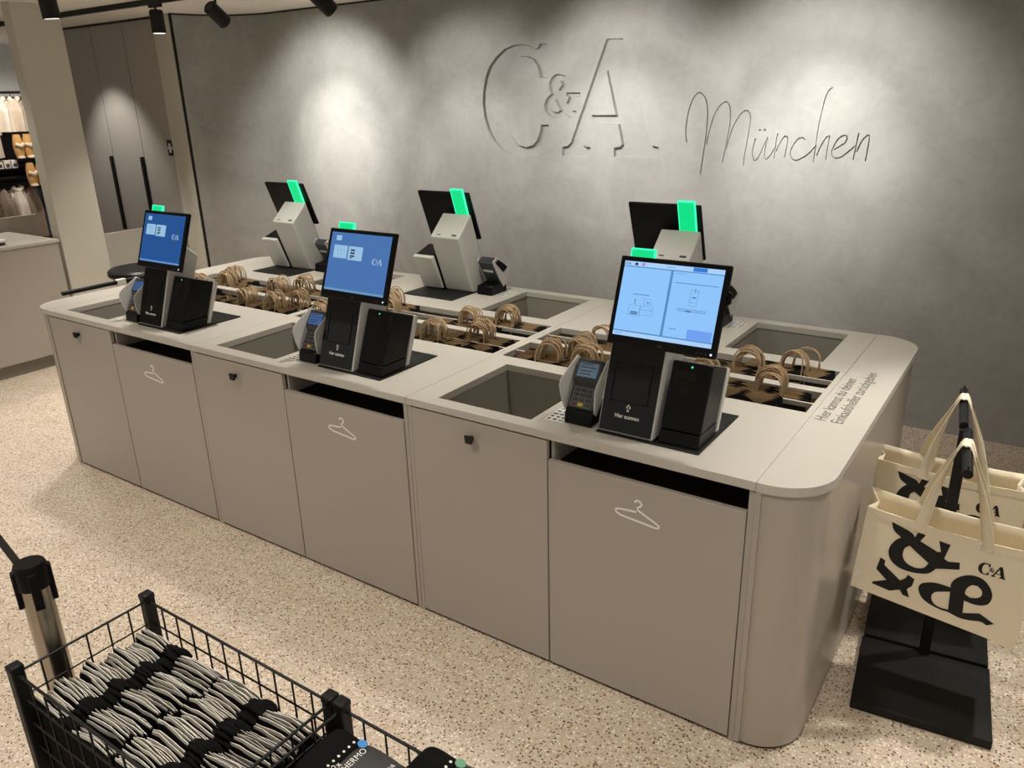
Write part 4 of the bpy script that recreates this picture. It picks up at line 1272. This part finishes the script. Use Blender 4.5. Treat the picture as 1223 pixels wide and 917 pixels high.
g.add([(-0.036, 0.0, 0.830), (-0.036, 0.0, 0.880), (-1.4, 0.25, 0.880), (-1.4, 0.25, 0.830), (-0.036, 0.003, 0.830), (-0.036, 0.003, 0.880), (-1.4, 0.253, 0.880), (-1.4, 0.253, 0.830)],
      [(0, 1, 2, 3), (4, 7, 6, 5), (0, 4, 5, 1), (3, 2, 6, 7), (1, 5, 6, 2), (0, 3, 7, 4)])
g.obj('belt', mat('belt_webbing', srgb(16, 16, 16), 0.9), sp_)
tag(sp_, 'steel barrier post with black head and belt at the left edge', 'barrier post')

# ================================================================== LEFT SIDE OF THE SHOP
lc = empty('service_counter', (-5.9, -0.3, 0))
MB().box(-0.42, 0.315, -2.5, 1.335, 0.10, 0.918).obj('front_panel', LAMD, lc)
MB().box(-0.42, 0.27, -2.5, 1.330, 0.0, 0.10).obj('plinth', mat('plinth_grey', srgb(132, 126, 114), 0.5), lc)
MB().box(-0.45, 0.325, -2.51, 1.345, 0.918, 0.94).obj('worktop', LAM, lc, bevel=0.002, bseg=1)
tag(lc, 'grey service counter at the left edge beside the pillar', 'counter')
pn = MB().box(-6.42, -6.39, -2.0, 1.30, 0.0, 1.045).obj('low_screen', LAMD, bevel=0.003)
tag(pn, 'low grey screen behind the service counter', 'partition')
pn2 = MB().box(-6.02, -5.99, 1.42, 2.24, 0.0, 0.862).obj('low_screen', LAM, bevel=0.003)
tag(pn2, 'low pale screen right of the cream pillar', 'partition')
dv = empty('handheld_scanner', (-5.72, 0.60, 0.94))
MB().prism_z([(-0.10, -0.18), (0.02, -0.18), (0.05, 0.10), (0.02, 0.14), (-0.08, 0.14)], 0.018, 0.036).obj('tray', WHITE, dv, bevel=0.004)
for yy in (0.05, 0.085, 0.115):
    MB().box(-0.06, 0.02, yy - 0.010, yy + 0.010, 0.0, 0.018).obj('foot', GREYD, dv)
tag(dv, 'flat white device on dark feet on the service counter', 'device')

# small cross sign on the reveal beside the doors
sg = empty('cross_sign', (-5.972, 2.338, 1.503))
MB().box(-0.036, 0.036, -0.003, 0.0, -0.065, 0.065).obj('plate', MATTEB, sg)
MB().box(-0.012, 0.012, -0.0045, -0.003, -0.040, 0.040).obj('cross_bar', WHITE, sg)
MB().box(-0.030, 0.030, -0.0045, -0.003, -0.012, 0.012).obj('cross_bar', WHITE, sg)
tag(sg, 'small dark sign with white cross on the grey door', 'sign')

# black stool and trolley handle behind the far left counter end
stl = empty('round_stool', (-4.45, 0.98, 0))
MB().lathe([(0.0, 0.80), (0.19, 0.80), (0.20, 0.81), (0.20, 0.835), (0.185, 0.848), (0.0, 0.848)], 36).obj('seat', BLACK, stl, smooth=40)
MB().lathe([(0.0, 0.775), (0.17, 0.775), (0.17, 0.798), (0.0, 0.798)], 36).obj('seat_ring', MATTEB, stl, smooth=40)
MB().lathe([(0.028, 0.02), (0.028, 0.775)], 16).obj('column', MATTEB, stl, smooth=40)
MB().lathe([(0.0, 0.0), (0.20, 0.0), (0.20, 0.012), (0.03, 0.03), (0.0, 0.03)], 32).obj('foot', MATTEB, stl, smooth=40)
tag(stl, 'black round stool behind the far left counter end', 'stool')
tr = empty('shop_trolley', (-4.02, 0.55, 0))
MB().tube([(0.0, -0.30, 0.872), (0.0, 0.30, 0.872)], 0.013, 12).obj('grip_bar', MATTEB, tr, smooth=40)
for y in (0.10, 0.28):
    MB().tube([(0.0, y, 0.872), (-0.06, y, 0.10)], 0.009, 8).obj('upright', MATTEB, tr, smooth=40)
    MB().tube([(-0.06, y, 0.10), (-0.30, y, 0.10)], 0.009, 8).obj('side_rail', MATTEB, tr, smooth=40)
    for x in (-0.08, -0.28):
        MB().tube([(x, y - 0.012, 0.045), (x, y + 0.012, 0.045)], 0.045, 16).obj('wheel', BLACK, tr, smooth=40)
for x in (-0.06, -0.30):
    MB().tube([(x, 0.10, 0.10), (x, 0.28, 0.10)], 0.009, 8).obj('cross_rail', MATTEB, tr, smooth=40)
MB().box(-0.0145, 0.0145, 0.02, 0.075, 0.855, 0.888).obj('paper_tag', WHITE, tr, bevel=0.003)
tag(tr, 'black trolley with white tag on its grip bar, behind the counter end', 'trolley')

# ------------------------------------------------------------------ clothes display far left
def garment(name, m, w, d, h, folds, seed, label, loc, group, collar=None):
    r = random.Random(seed)
    root = empty(name, loc)
    vs, fs = [], []
    nz, na = 12, 28
    ph = r.uniform(0, 6)
    for i in range(nz + 1):
        t = i / nz
        ww = w * (0.35 + 0.65 * min(1, t * 4) ** 0.6) * (1 + 0.12 * t)
        dd = d * (0.5 + 0.5 * min(1, t * 3))
        for k in range(na):
            a = 2 * PI * k / na
            f = 1 + 0.16 * min(1, t * 2) * math.sin(folds * a + ph + t)
            vs.append((dd * math.cos(a) * f, ww * math.sin(a) * f, -h * t))
    for i in range(nz):
        for k in range(na):
            fs.append((i * na + k, i * na + (k + 1) % na, (i + 1) * na + (k + 1) % na, (i + 1) * na + k))
    fs.append(tuple(range(na))); fs.append(tuple(range(nz * na, nz * na + na))[::-1])
    MB().add(vs, fs).obj('garment_body', m, root, smooth=70)
    for s in (-1, 1):
        MB().tube([(0.0, s * w * 0.75, -0.03), (0.02, s * w * 1.12, -0.14), (0.04, s * w * 1.15, -h * 0.62)], [0.04, 0.05, 0.042], 10).obj('sleeve', m, root, smooth=60)
    if collar:
        MB().tube([(0.05, -0.05, 0.01), (0.075, 0.0, -0.05), (0.05, 0.05, 0.01)], 0.028, 8).obj('collar', collar, root, smooth=60)
    MB().tube([(0, 0, 0.0), (0, 0, 0.035), (0.012, 0, 0.052), (0, 0, 0.066), (-0.012, 0, 0.056)], 0.004, 6).obj('hanger_hook', MATTEB, root)
    return tag(root, label, 'clothing', group)
G1 = mat('beige_wool', srgb(206, 190, 170), 0.95, noise=0.15, nscale=30)
G2 = mat('taupe_wool', srgb(150, 132, 118), 0.95, noise=0.15, nscale=30)
G3 = mat('brown_wool', srgb(108, 86, 70), 0.95, noise=0.15, nscale=30)
G4 = mat('ivory_fleece', srgb(232, 222, 206), 0.95, noise=0.1, nscale=40)
G5 = mat('denim_blue', srgb(92, 104, 122), 0.9, noise=0.15, nscale=60)
rail = empty('clothes_rail', (-9.15, 2.4, 0))
for z in (2.03, 1.10):
    MB().tube([(0, -0.9, z), (0, 0.7, z)], 0.013, 8).obj('rail', MATTEB, rail)
    for y in (-0.88, 0.68):
        MB().tube([(0, y, z), (-0.45, y, z)], 0.01, 8).obj('bracket', MATTEB, rail)
tag(rail, 'black double clothes rail on the far wall', 'rail')
for i, (y, m, lb, c) in enumerate(((1.94, G3, 'dark brown coat at the left edge of the far rail', None), (2.10, G2, 'taupe coat on the upper far rail', None), (2.25, G1, 'long beige coat on the upper far rail', G4), (2.43, G4, 'ivory hooded top on the upper far rail', G4), (2.58, G1, 'beige fleece top at the pillar end of the upper rail', G4), (2.74, G2, 'taupe fleece top hidden behind the pillar edge', None))):
    garment('hanging_coat', m, 0.085, 0.17, 0.60 if i < 3 else 0.34, 5 + i % 3, i, lb, (-9.15, y, 1.965), 'clothes on the upper far rail', c)
for i, (y, m, lb, c) in enumerate(((2.10, G3, 'dark brown pullover at the left of the lower far rail', None), (2.26, G2, 'taupe pullover on the lower far rail', None), (2.41, G4, 'ivory pullover with thick collar on the lower far rail', G4), (2.55, G2, 'taupe cardigan on the lower far rail', None), (2.69, G5, 'blue-grey jeans jacket on the lower far rail', None))):
    garment('hanging_pullover', m, 0.075, 0.16, 0.55, 5 + i % 3, 20 + i, lb, (-9.15, y, 1.035), 'clothes on the lower far rail', c)
SLIPT = mat('slipper_tan', srgb(206, 160, 100), 0.9)
SLIPW = mat('slipper_fleece', srgb(232, 214, 184), 0.95)
def slipper(name, loc, label, rz):
    root = empty(name, loc, rz)
    MB().tube([(0.03, 0, -0.01), (-0.66, 0, 0.0)], 0.007, 6).obj('peg', MATTEB, root)
    MB().tube([(0.03, -0.06, -0.012), (0.03, 0.06, -0.012)], 0.006, 6).obj('cord', MATTEB, root)
    for s in (-1, 1):
        vs, fs = [], []
        nz, na = 8, 12
        for i in range(nz + 1):
            t = i / nz
            w = 0.045 * (0.75 + 0.45 * math.sin(PI * min(1, t * 0.9)))
            th = 0.030 + 0.018 * math.sin(PI * t)
            for k in range(na):
                a = 2 * PI * k / na
                vs.append((0.03 + th * math.cos(a), s * 0.052 + w * math.sin(a), -0.24 * t))
        for i in range(nz):
            for k in range(na):
                fs.append((i * na + k, i * na + (k + 1) % na, (i + 1) * na + (k + 1) % na, (i + 1) * na + k))
        fs.append(tuple(range(na))); fs.append(tuple(range(nz * na, nz * na + na))[::-1])
        sh = MB().add(vs, fs).obj('slipper', SLIPT, root, smooth=70)
        MB().tube([(0.06, s * 0.052 - 0.04, -0.10), (0.085, s * 0.052, -0.12), (0.06, s * 0.052 + 0.04, -0.10)], 0.022, 8).obj('fleece_cuff', SLIPW, sh, smooth=60)
        MB().lathe([(0.0, -0.018), (0.038, -0.012), (0.042, 0.0), (0.030, 0.014), (0.0, 0.018)], 12, (0.045, s * 0.052, -0.235)).obj('fleece_toe', SLIPW, sh, smooth=60)
    return tag(root, label, 'slippers', 'slippers hanging in the display')
slipper('slipper_pair', (-8.93, 2.485, 1.60), 'pair of tan fleece slippers hanging high beside the pillar', 0.0)
slipper('slipper_pair', (-8.93, 2.555, 1.30), 'pair of tan fleece slippers hanging low beside the pillar', 0.0)
slipper('slipper_pair', (-8.93, 2.70, 1.32), 'pair of tan slippers right behind the pillar edge', 0.0)
shf = empty('display_shelf', (-9.3, 2.4, 1.25))
MB().box(-0.28, 0.30, -0.9, 0.7, -0.012, 0.0).obj('board', MATTEB, shf)
MB().box(-0.28, 0.30, -0.9, 0.7, -0.105, -0.085).obj('board', MATTEB, shf)
bpn = MB().box(-9.60, -9.585, 1.5, 3.1, 0.0, 1.99).obj('wall_display', mat('display_back_dark', srgb(40, 37, 35), 0.8))
tag(bpn, 'dark wall panel behind the far clothes rails', kind='structure')
tag(shf, 'black display shelf between the two far clothes rails', 'shelf')
for i in range(5):
    y = 2.10 + i * 0.075
    b = empty('accessory_pack', (-9.05, y, 1.25))
    MB().box(-0.05, 0.05, -0.030, 0.030, 0.0, 0.085).obj('card', G4 if i % 2 else WHITE, b, bevel=0.004)
    MB().box(0.05, 0.054, -0.018, 0.018, 0.015, 0.05).obj('print', GREYD, b)
    tag(b, 'small white accessory pack on the far shelf, %s from the left' % ('first', 'second', 'third', 'fourth', 'fifth', 'sixth', 'seventh')[i], 'pack', 'packs on the far display shelf')

# ================================================================== CEILING TRACKS AND LAMPS
def track(x0, x1, y, label):
    t = empty('lamp_track', ((x0 + x1) / 2, y, CEIL))
    h = (x1 - x0) / 2
    MB().box(-h, h, -0.018, 0.018, -0.034, 0.0).obj('rail', MATTEB, t)
    for s in (-1, 1): MB().box(*sorted((s * h, s * (h + 0.012))), -0.019, 0.019, -0.035, 0.0).obj('end_cap', BLACK, t)
    return tag(t, label, 'lamp track')
track(-7.4, 0.6, 1.68, 'black lamp track on the ceiling near the lettered wall')
track(-5.0, 1.8, 0.67, 'black lamp track on the ceiling above the counter')
track(-5.0, 1.8, -1.0, 'black lamp track on the ceiling above the aisle')
LENS = glow('lamp_lens', (1.0, 0.93, 0.8, 1), 3.0)
def track_lamp(loc, target, label, drop=0.145):
    """housing hangs below the track and points at the target"""
    root = empty('track_lamp', loc)
    MB().box(-0.06, 0.06, -0.016, 0.016, drop - 0.055, drop - 0.034).obj('adapter', MATTEB, root)
    MB().tube([(0, 0, drop - 0.05), (0, 0, 0.02)], 0.008, 8).obj('stem', MATTEB, root)
    d = (Vector(target) - Vector(loc)).normalized()
    q = Vector((0, 0, -1)).rotation_difference(d)
    g = MB().lathe([(0.0, 0.075), (0.036, 0.075), (0.046, 0.066), (0.0475, -0.075), (0.043, -0.075), (0.043, -0.062)], 24)
    hs = g.obj('housing', MATTEB, root, smooth=40)
    hs.rotation_mode = 'QUATERNION'; hs.rotation_quaternion = q
    l = MB().lathe([(0.0, -0.0735), (0.0425, -0.0735), (0.0425, -0.072), (0.0, -0.072)], 24).obj('lens', LENS, hs)
    return tag(root, label, 'lamp', 'black track lamps')
for i, (lx, ly, tx, tz, pw) in enumerate(WASH):
    track_lamp((lx, ly, 2.40), (tx, 2.84, tz), ('tilted black track lamp lighting the curved end of the wall', 'tilted black track lamp half cut off at the top edge', 'black track lamp above the middle of the lettered wall', 'black track lamp above the script lettering')[i])
track_lamp((-4.86, 1.68, 2.40), (-4.86, 1.68, 0.0), 'black track lamp hanging straight down beside the cream jamb')
track_lamp((-6.70, 1.68, 2.40), (-6.72, 2.34, 1.15), 'black track lamp pointing at the grey doors')
for i, (lx, ly, pw) in enumerate(DOWN[:8]):
    track_lamp((lx, ly, 2.40), (lx, ly + 0.15, 0.0), 'black downlight on the %s track, %s of its row' % (('counter', 'aisle')[i // 4], ('leftmost', 'second from left', 'third from left', 'rightmost')[i % 4]))
